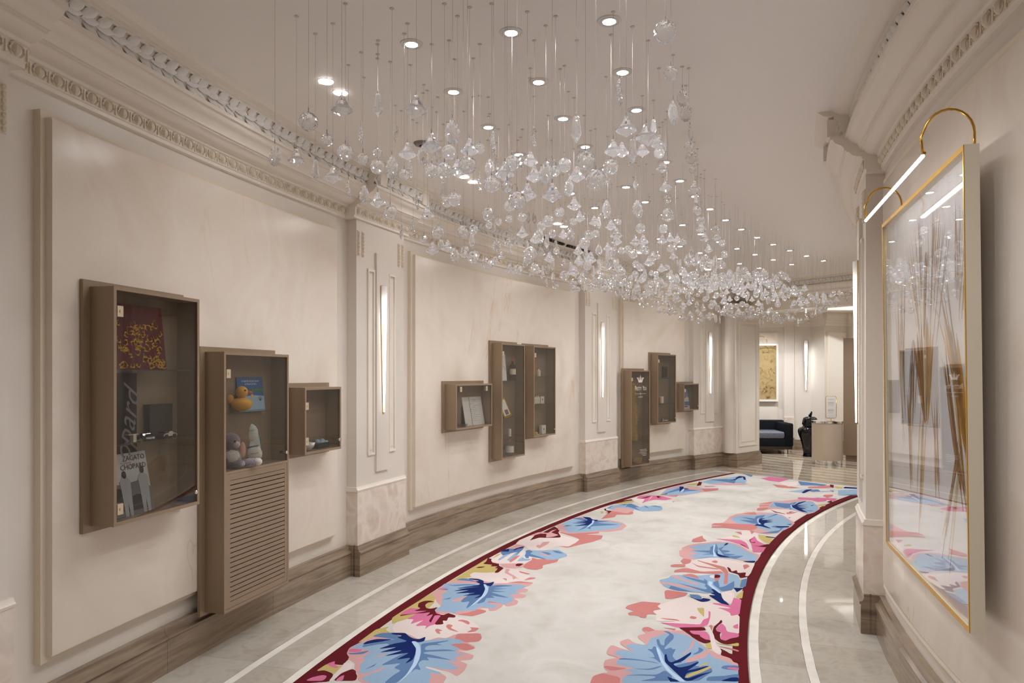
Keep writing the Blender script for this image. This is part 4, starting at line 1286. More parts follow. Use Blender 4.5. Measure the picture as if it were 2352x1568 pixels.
def motif(kind, polys, shift=0.0, z0=None):
    global zc
    b = MB()
    used = []
    z = zc if z0 is None else z0
    for col, pts in polys:
        z += 6e-6
        if col not in used:
            used.append(col)
        b.mi = used.index(col)
        pl = [(t_ / 1000.0 + shift, min(max(r_ / 1000.0, RT + .003), RB - .003)) for t_, r_ in pts]
        xy = [P(t_, r_) for t_, r_ in pl]
        if len(xy) > 3:
            xy = [Vector((x, y, 0)) for x, y in chaikin([(p.x, p.y) for p in xy])]
        for tri in tessellate_polygon([[Vector((p.x, p.y, 0)) for p in xy]]):
            q = [xy[i] for i in tri]
            if (q[1] - q[0]).cross(q[2] - q[0]).z < 0:
                q = [q[0], q[2], q[1]]
            b.add([(p.x, p.y, z) for p in q], [(0, 1, 2)])
    if z0 is None:
        zc = z
    b.v = [(v[0] - rug.location.x, v[1] - rug.location.y, v[2]) for v in b.v]
    return b.build({'leaf': 'leaf_pattern', 'flower': 'flower_pattern'}.get(kind, 'leaf_pattern'), [MATS['wool_' + c] for c in used], rug, recalc=False)


for g in groups:
    motif(g[0], g[1])
# the pattern goes on behind the camera: the same motifs, one repeat further back
for q in (groups[:4], groups[-2:]):
    ts_ = [t_ for g in q for c_, pts in g[1] for t_, r_ in pts]
    sp = (max(ts_) - min(ts_)) / 1000.0
    for g in q:
        motif(g[0], g[1], -sp)
        motif(g[0], g[1], -sp * 2)

# ------------------------------------------------------------------ wall cabinets
#  no: angle, width, z bottom, z top, thickness of back plate margin
CABS = {1: (12.59, .606, .910, 2.008), 2: (15.49, .646, .250, 1.735), 3: (18.04, .458, 1.061, 1.517), 4: (26.70, .750, 1.062, 1.514),
        5: (29.64, .534, .672, 1.958), 6: (32.23, .538, .862, 1.953), 7: (41.16, .541, .240, 1.676), 8: (43.83, .542, .845, 1.934), 9: (46.36, .445, 1.022, 1.465)}
CLAB = {1: 'tall bronze wall cabinet with grey glass door holding red book and silver cars',
        2: 'bronze wall cabinet with louvred lower half, toy duck and slippers behind glass',
        3: 'small square bronze wall cabinet right of the louvred one, with white bowl',
        4: 'wide low bronze wall cabinet showing an open white menu book',
        5: 'tallest bronze wall cabinet of the middle bay, with two bottles',
        6: 'bronze wall cabinet of the middle bay with small white toiletry bottles',
        7: 'bronze wall cabinet with white crown lettering and gold sequin cloth',
        8: 'bronze wall cabinet of the far bay with two glass shelves, nearly empty',
        9: 'small square bronze wall cabinet of the far bay with blue magazine'}
DEP, TH = .128, .017
CAB = {}


def shelf_child(root, w, z, y0, y1):
    b = MB().box(-w / 2 + TH + .004, w / 2 - TH - .004, y0, y1, z - .008, z)
    return b.build('glass_shelf', M_shelf, root)


def cabinet(no, shelves=(), glass_z0=None, hinges=(), knob=True):
    th_, w, z0, z1 = CABS[no]
    R = R_PANL - .006
    root = thing('display_cabinet', CLAB[no], 'cabinet', P(th_, R, z0), rotL(th_), 'bronze display cabinets along the left wall')
    CAB[no] = root
    h = z1 - z0
    mgn = .04
    y1, y0 = -.018, -.018 - DEP            # back at the plate, front towards the room
    b = MB()
    b.box(-w / 2 - mgn, w / 2 + mgn, -.018, 0, -mgn * .4 if z0 < .3 else -.03, h + .03)
    b.build('back_plate', M_bronze, root)
    b = MB()
    b.box(-w / 2, -w / 2 + TH, y0, y1 + .004, 0, h).box(w / 2 - TH, w / 2, y0, y1 + .004, 0, h)
    b.box(-w / 2 + TH, w / 2 - TH, y0, y1 + .004, 0, TH).box(-w / 2 + TH, w / 2 - TH, y0, y1 + .004, h - TH, h)
    b.build('carcass', M_bronze, root)
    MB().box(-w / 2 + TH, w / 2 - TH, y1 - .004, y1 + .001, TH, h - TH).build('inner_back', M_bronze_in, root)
    g0 = glass_z0 if glass_z0 else TH
    door = MB().box(-w / 2 + TH + .002, w / 2 - TH - .002, y0 + .006, y0 + .011, g0 + .002, h - TH - .002).build('glass_door', M_doorglass, root)
    if knob:
        b = MB().lathe([(.004, 0), (.004, .012), (.011, .014), (.011, .022), (.006, .026)], 12)
        b.v = [(v[0], -v[2], v[1]) for v in b.v]
        k_ = b.build('knob', M_chrome, door, smooth=True)
        k_.location = (w / 2 - TH - .03, y0 + .006, g0 + .055)
    for hx, hz in hinges:
        b = MB().box(-.018, .018, -.006, .02, -.025, .025).box(-.004, .004, -.009, -.006, -.006, .006)
        k_ = b.build('hinge', M_hinge, root)
        k_.location = (hx, y0 + .004, hz)
    for z in shelves:
        shelf_child(root, w, z - z0, y0 + .02, y1 - .004)
    return root


M_hinge = simple('hinge_nickel', srgb(216, 202, 176), 0.35, metal=0.5)
cabinet(1, (1.28, 1.63), hinges=((-.265, .985), (-.265, .075)))
c2 = cabinet(2, (1.384,), glass_z0=.80, hinges=((-.285, 1.36),))
w2 = CABS[2][1]
# louvred lower door: frame, slats, dark back
b = MB()
y0 = -.018 - DEP
sx0, sx1 = -w2 / 2 + .055, w2 / 2 - .045
b.box(-w2 / 2 + TH + .001, sx0, y0 + .001, y0 + .016, TH + .002, .784).box(sx1, w2 / 2 - TH - .001, y0 + .001, y0 + .016, TH + .002, .784)
b.box(sx0, sx1, y0 + .001, y0 + .016, .748, .784).box(sx0, sx1, y0 + .001, y0 + .016, TH + .002, .052)
lou = b.build('louvre_door', M_bronze, c2)
MB().box(sx0, sx1, y0 + .024, y0 + .03, .05, .75).build('dark_backing', M_dark, lou)
NS = 25
pitch = (.748 - .052) / NS
me = None
for i in range(NS):
    z = .052 + pitch * (i + .5)
    if me is None:
        o = MB().box(sx0, sx1, y0 + .002, y0 + .016, -pitch * .40, pitch * .40).build('slat', M_bronze, lou, loc=(0, 0, z))
        me = o.data
    else:
        link('slat', me, lou, (0, 0, z))
MB().box(-w2 / 2 + TH, w2 / 2 - TH, y0, -.02, .785, .80).build('mid_rail', M_bronze, c2)
cabinet(3, (), hinges=((-.205, .33), (-.205, .09)))
cabinet(4, (), hinges=((-.28, .40), (.25, .40)), knob=False)
cabinet(5, (1.13, 1.54), hinges=((-.235, 1.17),), knob=False)
cabinet(6, (1.256, 1.59), hinges=((-.235, .98),))
cabinet(7, (.62, .93, 1.28), hinges=((-.24, 1.30),))
cabinet(8, (1.16, 1.57), hinges=((-.24, .98),))
cabinet(9, (), hinges=((-.19, .33),))
ITEM = {}


def item(no, name, label, cat, x, y, z, rz=0.0, group=None):
    """a thing standing inside cabinet no; x along its width, y depth behind the door, z absolute height"""
    th_, w, z0, z1 = CABS[no]
    y0 = -.018 - DEP
    base = P(th_, R_PANL - .006, 0)
    rot = rotL(th_)
    ly = y0 + .012 + y
    loc = base + Vector((cos(rot) * x - sin(rot) * ly, sin(rot) * x + cos(rot) * ly, z))
    return thing(name, label, cat, loc, rot + rz, group)


def lean(root, w, h, t, ang, mats, name='cover'):
    """flat board leaning back by ang; returns the board (front face at local -y)"""
    b = MB().box(-w / 2, w / 2, 0, t, 0, h)
    o = b.build(name, mats, root)
    o.rotation_euler = (-ang, 0, 0)
    return o


M_red = simple('wine_red_card', srgb(92, 10, 24), 0.5, spec=0.2)
M_blackcloth = simple('black_satin', srgb(9, 9, 12), 0.6, spec=0.2)
M_greytext = simple('grey_script', srgb(126, 120, 126), 0.5)
M_mag = simple('grey_cover', srgb(190, 190, 190), 0.4)
M_darkgrey = simple('dark_grey_card', srgb(48, 44, 44), 0.5)
M_midgrey = simple('mid_grey_print', srgb(112, 112, 114), 0.5)
M_blackprint = simple('black_print', srgb(24, 24, 26), 0.5)
M_silver = simple('silver_metal', (0.8, 0.8, 0.8, 1), 0.18, metal=1.0)
M_duck = simple('duck_yellow', srgb(236, 172, 52), 0.4)
M_orange = simple('beak_orange', srgb(222, 92, 30), 0.4)
M_blue = simple('book_blue', srgb(28, 92, 150), 0.5)
M_paleblue = simple('book_pale_blue', srgb(150, 178, 200), 0.5)
M_green = simple('leaf_green', srgb(52, 120, 48), 0.5)
M_plush = simple('grey_plush', srgb(134, 122, 130), 0.95, sheen=0.8, bump=(160, 0.8))
M_plushw = simple('white_plush', srgb(220, 212, 204), 0.95, sheen=0.6, bump=(160, 0.8))
M_pink = simple('pink_ear', srgb(220, 170, 156), 0.9)
M_slip = simple('white_terry', srgb(230, 226, 218), 0.9, bump=(120, 0.4))
M_teal = simple('teal_trim', srgb(46, 120, 148), 0.7)
M_red2 = simple('small_red_print', srgb(190, 50, 40), 0.5)

# cabinet 1: red gift book, black scarf board, magazine, two model cars, silver box, dark block
r = item(1, 'gift_book', 'wine red book with gold scrollwork on the top glass shelf', 'book', -.068, .03, 1.6305, radians(-6))
cov = lean(r, .30, .315, .03, radians(7), M_red)
b = MB()
rnd = random.Random(11)
for k in range(64):
    cx_, cz_ = rnd.uniform(-.13, .13), .012 + .215 * rnd.random() ** 1.2
    rr, sg = rnd.uniform(.012, .027), rnd.choice((-1, 1))
    a0 = rnd.uniform(0, 6.28)
    pts = []
    for i in range(13):
        u = i / 12
        a = a0 + sg * u * 5.0
        q = rr * (1 - .75 * u)
        pts.append((min(max(cx_ + q * cos(a), -.146), .146), -.0022, min(max(cz_ + q * sin(a), .004), .27)))
    b.tube(pts, [.0027 * (1 - .5 * i / 12) for i in range(13)], 4)
    for q in (3, 7):
        p = pts[q]
        b.ball((p[0], p[1], p[2]), .005, 5, 4, (1.4, .3, .8))
b.build('gold_scrollwork', M_goldfoil, cov)
b = MB().box(-.075, .03, -.0015, 0, .168, .205)
b.build('title_plate', M_red, cov)
b = MB()
for q in ((-.075, .03, .168, .1695), (-.075, .03, .2035, .205), (-.075, -.0735, .168, .205), (.0285, .03, .168, .205)):
    b.box(q[0], q[1], -.0022, -.001, q[2], q[3])
b.build('title_rim', M_goldfoil, cov)
r = item(1, 'satin_board', 'tall black satin board with grey script behind the model cars', 'board', -.115, .102, .932)
MB().box(-.09, .09, 0, .008, 0, .68).build('board_sheet', M_blackcloth, r)
text_mesh('script_lettering', 'Chopard', .17, M_greytext, r, (.005, -.002, .33), (pi / 2, -radians(78), 0), shear=.5, sx=.85)
r = item(1, 'magazine', 'grey photographic magazine lettered ZAGATO CHOPARD leaning at the cabinet bottom', 'magazine', -.10, .045, .9285)
cov = lean(r, .26, .30, .008, radians(11), M_mag)
text_mesh('lettering', 'ZAGATO', .036, M_blackprint, cov, (.045, -.002, .272))
text_mesh('lettering', 'CHOPARD', .036, M_blackprint, cov, (.035, -.002, .230))
text_mesh('red_lettering', 'MILLE MIGLIA', .012, M_red2, cov, (-.01, -.002, .251))
b = MB()
b.slab([(-.128, .0), (.128, .0), (.128, .12), (.05, .16), (-.05, .15), (-.128, .16)], -.0012, 0)
b.build('printed_field', M_midgrey, cov)
b = MB()                                    # the printed photograph: a car wing and two standing figures
b.slab([(-.128, .02), (-.02, .03), (.0, .09), (-.03, .13), (-.128, .14)], -.0016, -.0012)
b.slab([(.03 + .07 * cos(a), .02 + .075 * max(0, sin(a))) for a in [pi * i / 10 for i in range(11)]], -.0018, -.0012)
b.build('printed_car', M_darkgrey, cov)
b = MB()
for fx, fz, s_ in ((-.035, -.006, 1.0), (.085, .0, 1.0)):
    b.slab([(fx - .03 * s_, fz + .11), (fx - .034 * s_, fz + .17), (fx - .014 * s_, fz + .192), (fx + .014 * s_, fz + .192), (fx + .034 * s_, fz + .17),
            (fx + .03 * s_, fz + .1), (fx + .022 * s_, fz), (fx + .004 * s_, fz), (fx, fz + .07), (fx - .008 * s_, fz), (fx - .028 * s_, fz)], -.0024, -.0018)
b.build('printed_figures', simple('pale_grey_print', srgb(168, 168, 170), .5), cov)
b = MB()
for fx, fz in ((-.035, .197), (.085, .21)):
    b.slab([(fx + .014 * cos(a), fz + .019 * sin(a)) for a in [2 * pi * i / 10 for i in range(10)]], -.0026, -.0018)
b.build('printed_heads', M_darkgrey, cov)
r = item(1, 'dark_block', 'dark grey box standing at the back of the middle shelf', 'box', .117, .075, 1.281)
MB().box(-.085, .085, 0, .035, 0, .16).build('box_body', M_darkgrey, r)
MB().box(-.086, .086, -.001, .036, .16, .172).build('box_lid', M_darkgrey, r)


def model_car(x, y, rz, label):
    r = item(1, 'model_car', label, 'toy car', x, y, 1.281, rz)
    b = MB().slab([(-.05, .008), (-.05, .018), (-.032, .023), (-.016, .024), (-.008, .033), (.012, .033), (.02, .024), (.042, .020), (.05, .014), (.05, .008)], -.02, .02)
    b.build('car_body', M_silver, r)
    MB().box(-.008, .012, -.016, .016, .031, .036).box(-.046, -.036, -.018, .018, .024, .032).build('cockpit', M_dark, r)
    for wx in (-.03, .03):
        for wy in (-.021, .021):
            b = MB().lathe([(.0095, -.004), (.0095, .004)], 10)
            b.v = [(v[0], v[2], v[1]) for v in b.v]
            b.build('wheel', M_darkgrey, r, loc=(wx, wy, .0095))


model_car(-.026, .05, radians(65), 'small silver model racing car seen end on, left of the pair')
model_car(.13, .05, 0, 'small silver model racing car seen side on, right of the pair')
r = item(1, 'silver_stand', 'small silver bracket beside the left model car', 'ornament', -.13, .035, 1.281)
MB().box(-.008, .012, -.01, .01, 0, .035).box(-.04, .02, -.012, .012, .035, .039).build('bracket', M_silver, r)

# cabinet 2: duck, storybook, plush, slippers
r = item(2, 'rubber_duck', 'large orange rubber duck with orange bill on the glass shelf', 'toy duck', -.075, .055, 1.385, radians(-50))
b = MB().ball((0, 0, .042), .05, 14, 9, (1.25, .85, .84))
b.ball((-.062, 0, .072), .022, 8, 6, (1.0, .6, 1.3))
b.build('duck_body', M_duck, r, smooth='all')
MB().ball((.002, 0, .115), .036, 14, 9).build('duck_head', M_duck, r, smooth='all')
MB().ball((.044, 0, .112), .016, 10, 6, (1.3, 1.1, .55)).build('bill', M_orange, r, smooth='all')
MB().ball((.018, -.031, .126), .006, 8, 5).ball((.018, .031, .126), .006, 8, 5).build('eye', M_blackprint, r)
r = item(2, 'storybook', 'blue picture storybook with printed duckling behind the rubber duck', 'book', .075, .085, 1.385)
cov = lean(r, .26, .205, .012, radians(6), M_blue)
MB().slab([(-.13, 0), (.13, 0), (.13, .085), (.03, .092), (-.05, .088), (-.13, .09)], -.0012, 0).build('printed_water', M_paleblue, cov)
text_mesh('lettering', 'La legende du petit canard', .0165, M_paper, cov, (0, -.002, .182), shear=.3)
text_mesh('lettering', "et l'Hotel de Paris", .0165, M_paper, cov, (0, -.002, .163), shear=.3)
b = MB()
for q in ((.02, .125), (.055, .127), (.085, .125), (.105, .122)):
    b.slab([(q[0] + .018 * cos(a), q[1] + .011 * sin(a)) for a in [2 * pi * i / 8 for i in range(8)]], -.0016, 0)
b.build('printed_leaves', M_green, cov)
MB().slab([(-.02 + .026 * cos(a), .05 + .018 * sin(a)) for a in [2 * pi * i / 10 for i in range(10)]], -.0018, 0).slab(
    [(.008 + .012 * cos(a), .088 + .012 * sin(a)) for a in [2 * pi * i / 8 for i in range(8)]], -.0018, 0).build('printed_duckling', M_duck, cov)
b = MB()
for k in range(6):
    a = .5 + k * .4
    b.slab([(.085, .055), (.085 + .03 * cos(a), .055 + .03 * sin(a)), (.087 + .03 * cos(a), .054 + .03 * sin(a)), (.088, .055)], -.002, 0)
b.build('printed_reeds', M_blackprint, cov)
r = item(2, 'plush_rabbit', 'grey plush rabbit with pink ear sitting beside white slippers', 'plush toy', -.16, .065, 1.052, radians(-35))
b = MB().ball((0, 0, .062), .062, 12, 8, (1, .72, 1.0))
b.build('plush_body', M_plush, r, smooth='all')
MB().ball((.0, -.012, .068), .050, 12, 8, (1, .75, .95)).build('plush_belly', M_plushw, r, smooth='all')
MB().ball((0, 0, .158), .050, 12, 8, (1.1, .85, 1.05)).build('plush_head', M_plush, r, smooth='all')
MB().ball((.020, -.032, .142), .024, 10, 6, (1, .8, .9)).build('muzzle', M_plushw, r, smooth='all')
MB().ball((.01, -.045, .162), .006, 6, 4).build('eye', M_blackprint, r)
b = MB().ball((.062, -.012, .105), .026, 10, 7, (.8, .5, 1.9))
b.build('ear', M_pink, r, smooth='all')
MB().ball((.10, -.02, .030), .028, 10, 7, (2.2, .9, .85)).ball((.03, -.03, .028), .03, 10, 7, (1.5, 1, .9)).build('foot', M_plush, r, smooth='all')
MB().ball((.150, -.024, .030), .023, 10, 7, (1.2, 1, 1)).build('paw_pad', M_plushw, r, smooth='all')


def slipper_shape(b, w, h, y0, y1, grow=0.0):
    pts = []
    for i in range(24):
        a = 2 * pi * i / 24
        x = (w / 2 + grow) * cos(a) * (1.0 + .10 * sin(a))
        z = h / 2 + (h / 2 + grow) * (abs(sin(a)) ** .75) * (1 if sin(a) > 0 else -1)
        pts.append((x, z))
    return b.slab(pts, y0, y1)


r = item(2, 'slippers', 'pair of white terry slippers with teal soles standing upright', 'slippers', .10, .08, 1.052, radians(-48))
s1 = slipper_shape(MB(), .10, .262, 0, .014, .004).build('sole', M_teal, r)
s1.rotation_euler = (-radians(8), radians(-9), 0)
slipper_shape(MB(), .095, .254, -.008, 0).build('insole', M_slip, s1)
MB().ball((0, -.006, .195), .05, 14, 9, (.96, .36, 1.15)).build('upper', M_slip, s1, smooth='all')
MB().ball((0, -.008, .058), .051, 14, 9, (.96, .42, 1.05)).build('upper', M_slip, s1, smooth='all')
MB().box(-.036, .036, -.0245, -.012, .104, .108).build('fold', M_teal, s1)
for z_ in (.205, .06):
    MB().tube([(-.026 + .0052 * i, -.0275 if z_ > .1 else -.032, z_ + .004 * sin(i * 1.9)) for i in range(11)], .0011, 4).build('embroidery', M_midgrey, s1)

# cabinet 3: white bowl, dark presentation box with two pale domes
r = item(3, 'bowl', 'white porcelain bowl at the left of the small cabinet', 'bowl', -.115, .055, 1.079)
MB().lathe([(.02, 0), (.03, .004), (.05, .022), (.062, .055), (.058, .055), (.045, .024), (.0, .008)], 20, cap=False).build('bowl_body', M_paper, r, smooth='all')
r = item(3, 'presentation_box', 'open black box holding pale blue domes in the small cabinet', 'box', .085, .045, 1.079)
MB().box(-.075, .075, 0, .06, 0, .036).build('tray', M_blackprint, r)
for q in (-.03, .03):
    MB().ball((q, .03, .040), .026, 10, 6, (1, .9, .9)).ball((q + .02, .012, .04), .02, 10, 6, (1.2, .7, .5)).build('dome', M_paleblue, r, smooth='all')
lid = MB().box(-.075, .075, 0, .006, 0, .05).build('box_lid', M_darkgrey, r, loc=(0, .062, .034))
lid.rotation_euler = (-.3, 0, 0)

# cabinet 4: menu book, glass dish
r = item(4, 'menu_book', 'open white menu book with grey lines of writing standing upright', 'book', .14, .06, 1.08)
cov = lean(r, .40, .30, .006, radians(10), M_paper, 'page')
b = MB()
rnd = random.Random(3)
for k in range(12):
    z = .265 - k * .02
    b.box(.0 - .08 * rnd.random(), .02 + .13 * rnd.random(), -.0012, 0, z, z + .0035)
b.build('written_lines', simple('grey_writing', srgb(170, 168, 164), .7), cov)
MB().box(-.062, -.056, -.002, 0, 0, .30).build('spine_cord', M_midgrey, cov)
r = item(4, 'glass_dish', 'low glass dish at the left of the menu book', 'dish', -.16, .05, 1.08)
MB().lathe([(.03, 0), (.055, .012), (.065, .03), (.060, .03), (.05, .014), (.0, .005)], 16, cap=False).build('dish_body', M_clearb, r, smooth='all')
r = item(4, 'black_stand', 'thin black upright holder behind the open menu book', 'stand', -.05, .10, 1.08)
MB().box(-.02, .02, 0, .006, 0, .2).box(-.04, .04, -.03, .006, 0, .004).build('holder', M_blackprint, r)


def bottle(no, x, y, z, h, rad, gm, label, lab=None, capm=None, neck=.32, group=None):
    r = item(no, 'bottle', label, 'bottle', x, y, z, 0, group)
    nr = rad * .34
    MB().lathe([(rad * .96, 0), (rad, .006), (rad, h * .58), (rad * .8, h * .66), (nr, h * .72), (nr, h * .98)], 16).build('bottle_glass', gm, r, smooth=True)
    if lab:
        MB().lathe([(rad * 1.01, h * lab[1]), (rad * 1.01, h * lab[2])], 16, cap=False).build('bottle_label', lab[0], r, smooth=True)
    MB().lathe([(nr * 1.12, h * (1 - neck * .55)), (nr * 1.12, h), (nr * .8, h * 1.005)], 12).build('bottle_cap', capm or M_paper, r, smooth=True)
    return r


M_cream = simple('cream_label', srgb(222, 212, 188), 0.6)
M_redcap = simple('red_foil', srgb(168, 50, 46), 0.4)
bottle(5, .10, .06, 1.541, .27, .037, M_bottle, 'wine bottle with red cap and cream label on the top shelf', (M_cream, .26, .5), M_redcap)
bottle(5, .02, .055, .69, .30, .05, M_clearb, 'bulbous clear bottle with white label and tall white stopper', (M_paper, .12, .36), M_paper, .5)
r = item(5, 'drinking_glass', 'small clear tumbler left of the bulbous bottle', 'glass', -.11, .06, .69)
MB().lathe([(.025, 0), (.032, .09), (.029, .09), (.022, .008)], 14, cap=False).build('tumbler', M_clearb, r, smooth='all')
r = item(5, 'poster_card', 'tall white card with grey drawing beside the wine bottle', 'card', -.075, .08, 1.541)
cov = lean(r, .16, .30, .004, radians(5), M_paper, 'sheet')
MB().tube([(.0 + .05 * cos(a), -.002, .12 + .05 * sin(a)) for a in [i * .5 for i in range(9)]], .0015, 4).build('drawn_line', M_midgrey, cov)
r = item(5, 'photo_frame', 'leaning brass photo frame with white card and small picture', 'frame', -.05, .03, 1.131)
cov = lean(r, .17, .225, .012, radians(22), M_goldpaint, 'frame_border')
cov.rotation_euler = (-radians(20), radians(-10), 0)
MB().box(-.062, .062, -.0015, 0, .022, .205).build('card', M_paper, cov)
MB().box(-.03, .04, -.0025, -.001, .03, .088).build('picture', simple('brown_print', srgb(120, 90, 80), .5), cov)
# cabinet 6
M_wood = simple('light_wood', srgb(176, 128, 78), 0.5, var=(8, .8))
r = item(6, 'wooden_box', 'small wooden box on the top shelf of the toiletry cabinet', 'box', -.135, .06, 1.591)
MB().box(-.05, .05, 0, .05, 0, .155).build('box_body', M_wood, r)
MB().box(-.052, .052, -.002, .052, .155, .165).build('box_lid', M_wood, r)
M_ivory = simple('ivory_plastic', srgb(226, 220, 206), .4)
for i, (x, z, h, lb) in enumerate(((-.05, 1.591, .11, 'ivory bottle alone beside the wooden box on the top shelf'),
                                   (-.16, 1.257, .10, 'leftmost of three ivory toiletry bottles on the middle shelf'),
                                   (-.115, 1.257, .115, 'middle one of three ivory toiletry bottles on the middle shelf'),
                                   (-.065, 1.257, .12, 'ivory toiletry bottle standing next to the cream soap box'))):
    bottle(6, x, .05, z, h, .024, M_ivory, lb, None, M_goldpaint, .3, 'ivory toiletry bottles in the middle bay')


def carton(no, x, z, w, h, mat, label):
    r = item(no, 'carton', label, 'box', x, .05, z)
    MB().box(-w / 2, w / 2, 0, .04, 0, h * .94).build('carton_body', mat, r)
    MB().box(-w / 2, w / 2, .0, .04, h * .945, h).build('carton_flap', mat, r)
    MB().slab([(.012 * cos(a), h * .55 + .014 * sin(a)) for a in [2 * pi * i / 8 for i in range(8)]], -.001, 0).build('printed_emblem', M_midgrey, r)


carton(6, .045, 1.257, .085, .085, M_ivory, 'cream carton beside the ivory bottles on the middle shelf')
carton(6, .08, .880, .10, .105, M_paper, 'white carton with small emblem on the cabinet floor beside soap')
r = item(6, 'soap_dish', 'yellow soap lying on a small white dish', 'soap', -.11, .045, .880)
MB().box(-.06, .06, -.02, .03, 0, .006).build('dish', M_ivory, r)
MB().ball((0, .005, .022), .03, 12, 6, (1.2, .7, .55)).build('soap_bar', simple('yellow_soap', srgb(226, 186, 50), .4), r, smooth='all')
# cabinet 7: gold sequins, door lettering
M_seq = simple('gold_sequins', srgb(206, 172, 110), 0.25, metal=0.85, bump=(300, 0.6))


def sequins(b, n, f, seed):
    rnd = random.Random(seed)
    for k in range(n):
        x, y, z = f(rnd)
        s_ = rnd.uniform(.006, .011)
        a, c_ = rnd.uniform(-.6, .6), rnd.uniform(-.6, .6)
        vs = [(x + s_ * cos(q), y - .004 + s_ * (sin(q) * a * .5 + cos(q) * c_ * .5), z + s_ * sin(q)) for q in [2 * pi * i / 6 for i in range(6)]]
        b.add(vs, [tuple(range(6))])


r = item(7, 'sequin_garment', 'long hanging gold sequin garment in the crown lettered cabinet', 'garment', -.075, .06, .62)
b = MB()
vs = []
for i in range(13):
    z = .0 + .86 * i / 12
    hw = .095 + .012 * sin(i * 1.7) - .02 * (i / 12)
    for j in range(9):
        u = j / 8
        vs.append((-hw + 2 * hw * u, .012 * sin(u * 18 + i * .3), z))
b.add(vs, [(i * 9 + j, i * 9 + j + 1, i * 9 + j + 10, i * 9 + j + 9) for i in range(12) for j in range(8)])
b.build('cloth', M_seq, r, recalc=False)
b = MB()
sequins(b, 420, lambda rn: (rn.uniform(-.1, .1), rn.uniform(-.01, .006), rn.uniform(.0, .86)), 7)
b.build('sequin', M_seq, r, recalc=False)['kind'] = 'stuff'
r = item(7, 'sequin_pouch', 'folded gold sequin pouch on the floor of the crown cabinet', 'pouch', -.0, .06, .258)
MB().ball((0, .0, .05), .055, 10, 6, (2.0, .5, .9)).build('cloth', M_seq, r, smooth='all')
b = MB()
sequins(b, 140, lambda rn: (rn.uniform(-.1, .1), -.026, rn.uniform(.01, .095)), 8)
b.build('sequin', M_seq, r, recalc=False)['kind'] = 'stuff'
root = CAB[7]
yf = -.018 - DEP + .0055
M_decal = simple('white_decal', srgb(236, 228, 216), .6)
b = MB()
cz, s_ = 1.30, .052
b.slab([(-s_, cz - .045), (s_, cz - .045), (s_ * 1.25, cz - .01), (-s_ * 1.25, cz - .01)], yf - .001, yf)
b.slab([(-.016, cz - .012), (.016, cz - .012), (.014, cz + .02), (.004, cz + .055), (0, cz + .075), (-.004, cz + .055), (-.014, cz + .02)], yf - .001, yf)
for sg in (-1, 1):
    b.slab([(sg * .03, cz - .012), (sg * .05, cz - .012), (sg * .046, cz + .02), (sg * .040, cz + .045), (sg * .034, cz + .02)], yf - .001, yf)
    b.slab([(sg * .055, cz - .015), (sg * .070, cz - .012), (sg * .078, cz + .01), (sg * .098, cz + .016), (sg * .09, cz + .03), (sg * .066, cz + .026), (sg * .056, cz + .006)], yf - .001, yf)
b.build('crown_emblem', M_decal, root)
text_mesh('lettering', 'P', .098, M_decal, root, (-.135, yf - .001, 1.165), sx=.75)
text_mesh('lettering', 'RETTY', .074, M_decal, root, (-.045, yf - .001, 1.158), sx=.75)
text_mesh('lettering', 'Y', .098, M_decal, root, (.085, yf - .001, 1.165), sx=.75)
text_mesh('lettering', 'OU', .074, M_decal, root, (.137, yf - .001, 1.158), sx=.75)
MB().box(-.15, .16, yf - .001, yf, 1.083, 1.086).slab([(.0, 1.068), (.008, 1.0845), (.0, 1.101), (-.008, 1.0845)], yf - .001, yf).build('divider_line', M_decal, root)
text_mesh('lettering', 'LONDON', .028, M_decal, root, (.005, yf - .001, 1.035))
b = MB()
for k, (u, v) in enumerate(((-.02, .18), (.0, .19), (-.03, .18), (.03, .18), (.06, .17))):
    b.box(u, v, yf - .001, yf, .235 - k * .022, .239 - k * .022)
b.build('small_print', M_decal, root)
# cabinet 8
r = item(8, 'dark_card', 'plain dark grey card on the top shelf of the far tall cabinet', 'card', .11, .09, 1.571)
MB().box(-.07, .07, 0, .012, 0, .17).build('card_sheet', M_darkgrey, r)
MB().box(-.07, .07, .012, .03, 0, .006).build('card_foot', M_darkgrey, r)
r = item(8, 'gift_carton', 'small white and orange printed box on the middle shelf', 'box', -.03, .05, 1.161)
MB().box(-.03, .03, 0, .05, 0, .105).build('box_body', M_paper, r)
MB().box(-.065, -.03, .005, .05, 0, .09).build('side_band', simple('orange_print', srgb(204, 150, 100), .5), r)
MB().box(.03, .07, .0, .05, 0, .105).build('printed_side', simple('rust_print', srgb(150, 110, 98), .5), r)
r = item(8, 'silver_model', 'small silver model lying on the floor of the far tall cabinet', 'ornament', .02, .05, .863)
MB().box(-.07, .09, -.01, .02, .012, .03).box(-.06, -.045, -.012, .022, 0, .06).box(.06, .075, -.012, .022, 0, .02).build('model_body', M_silver, r)
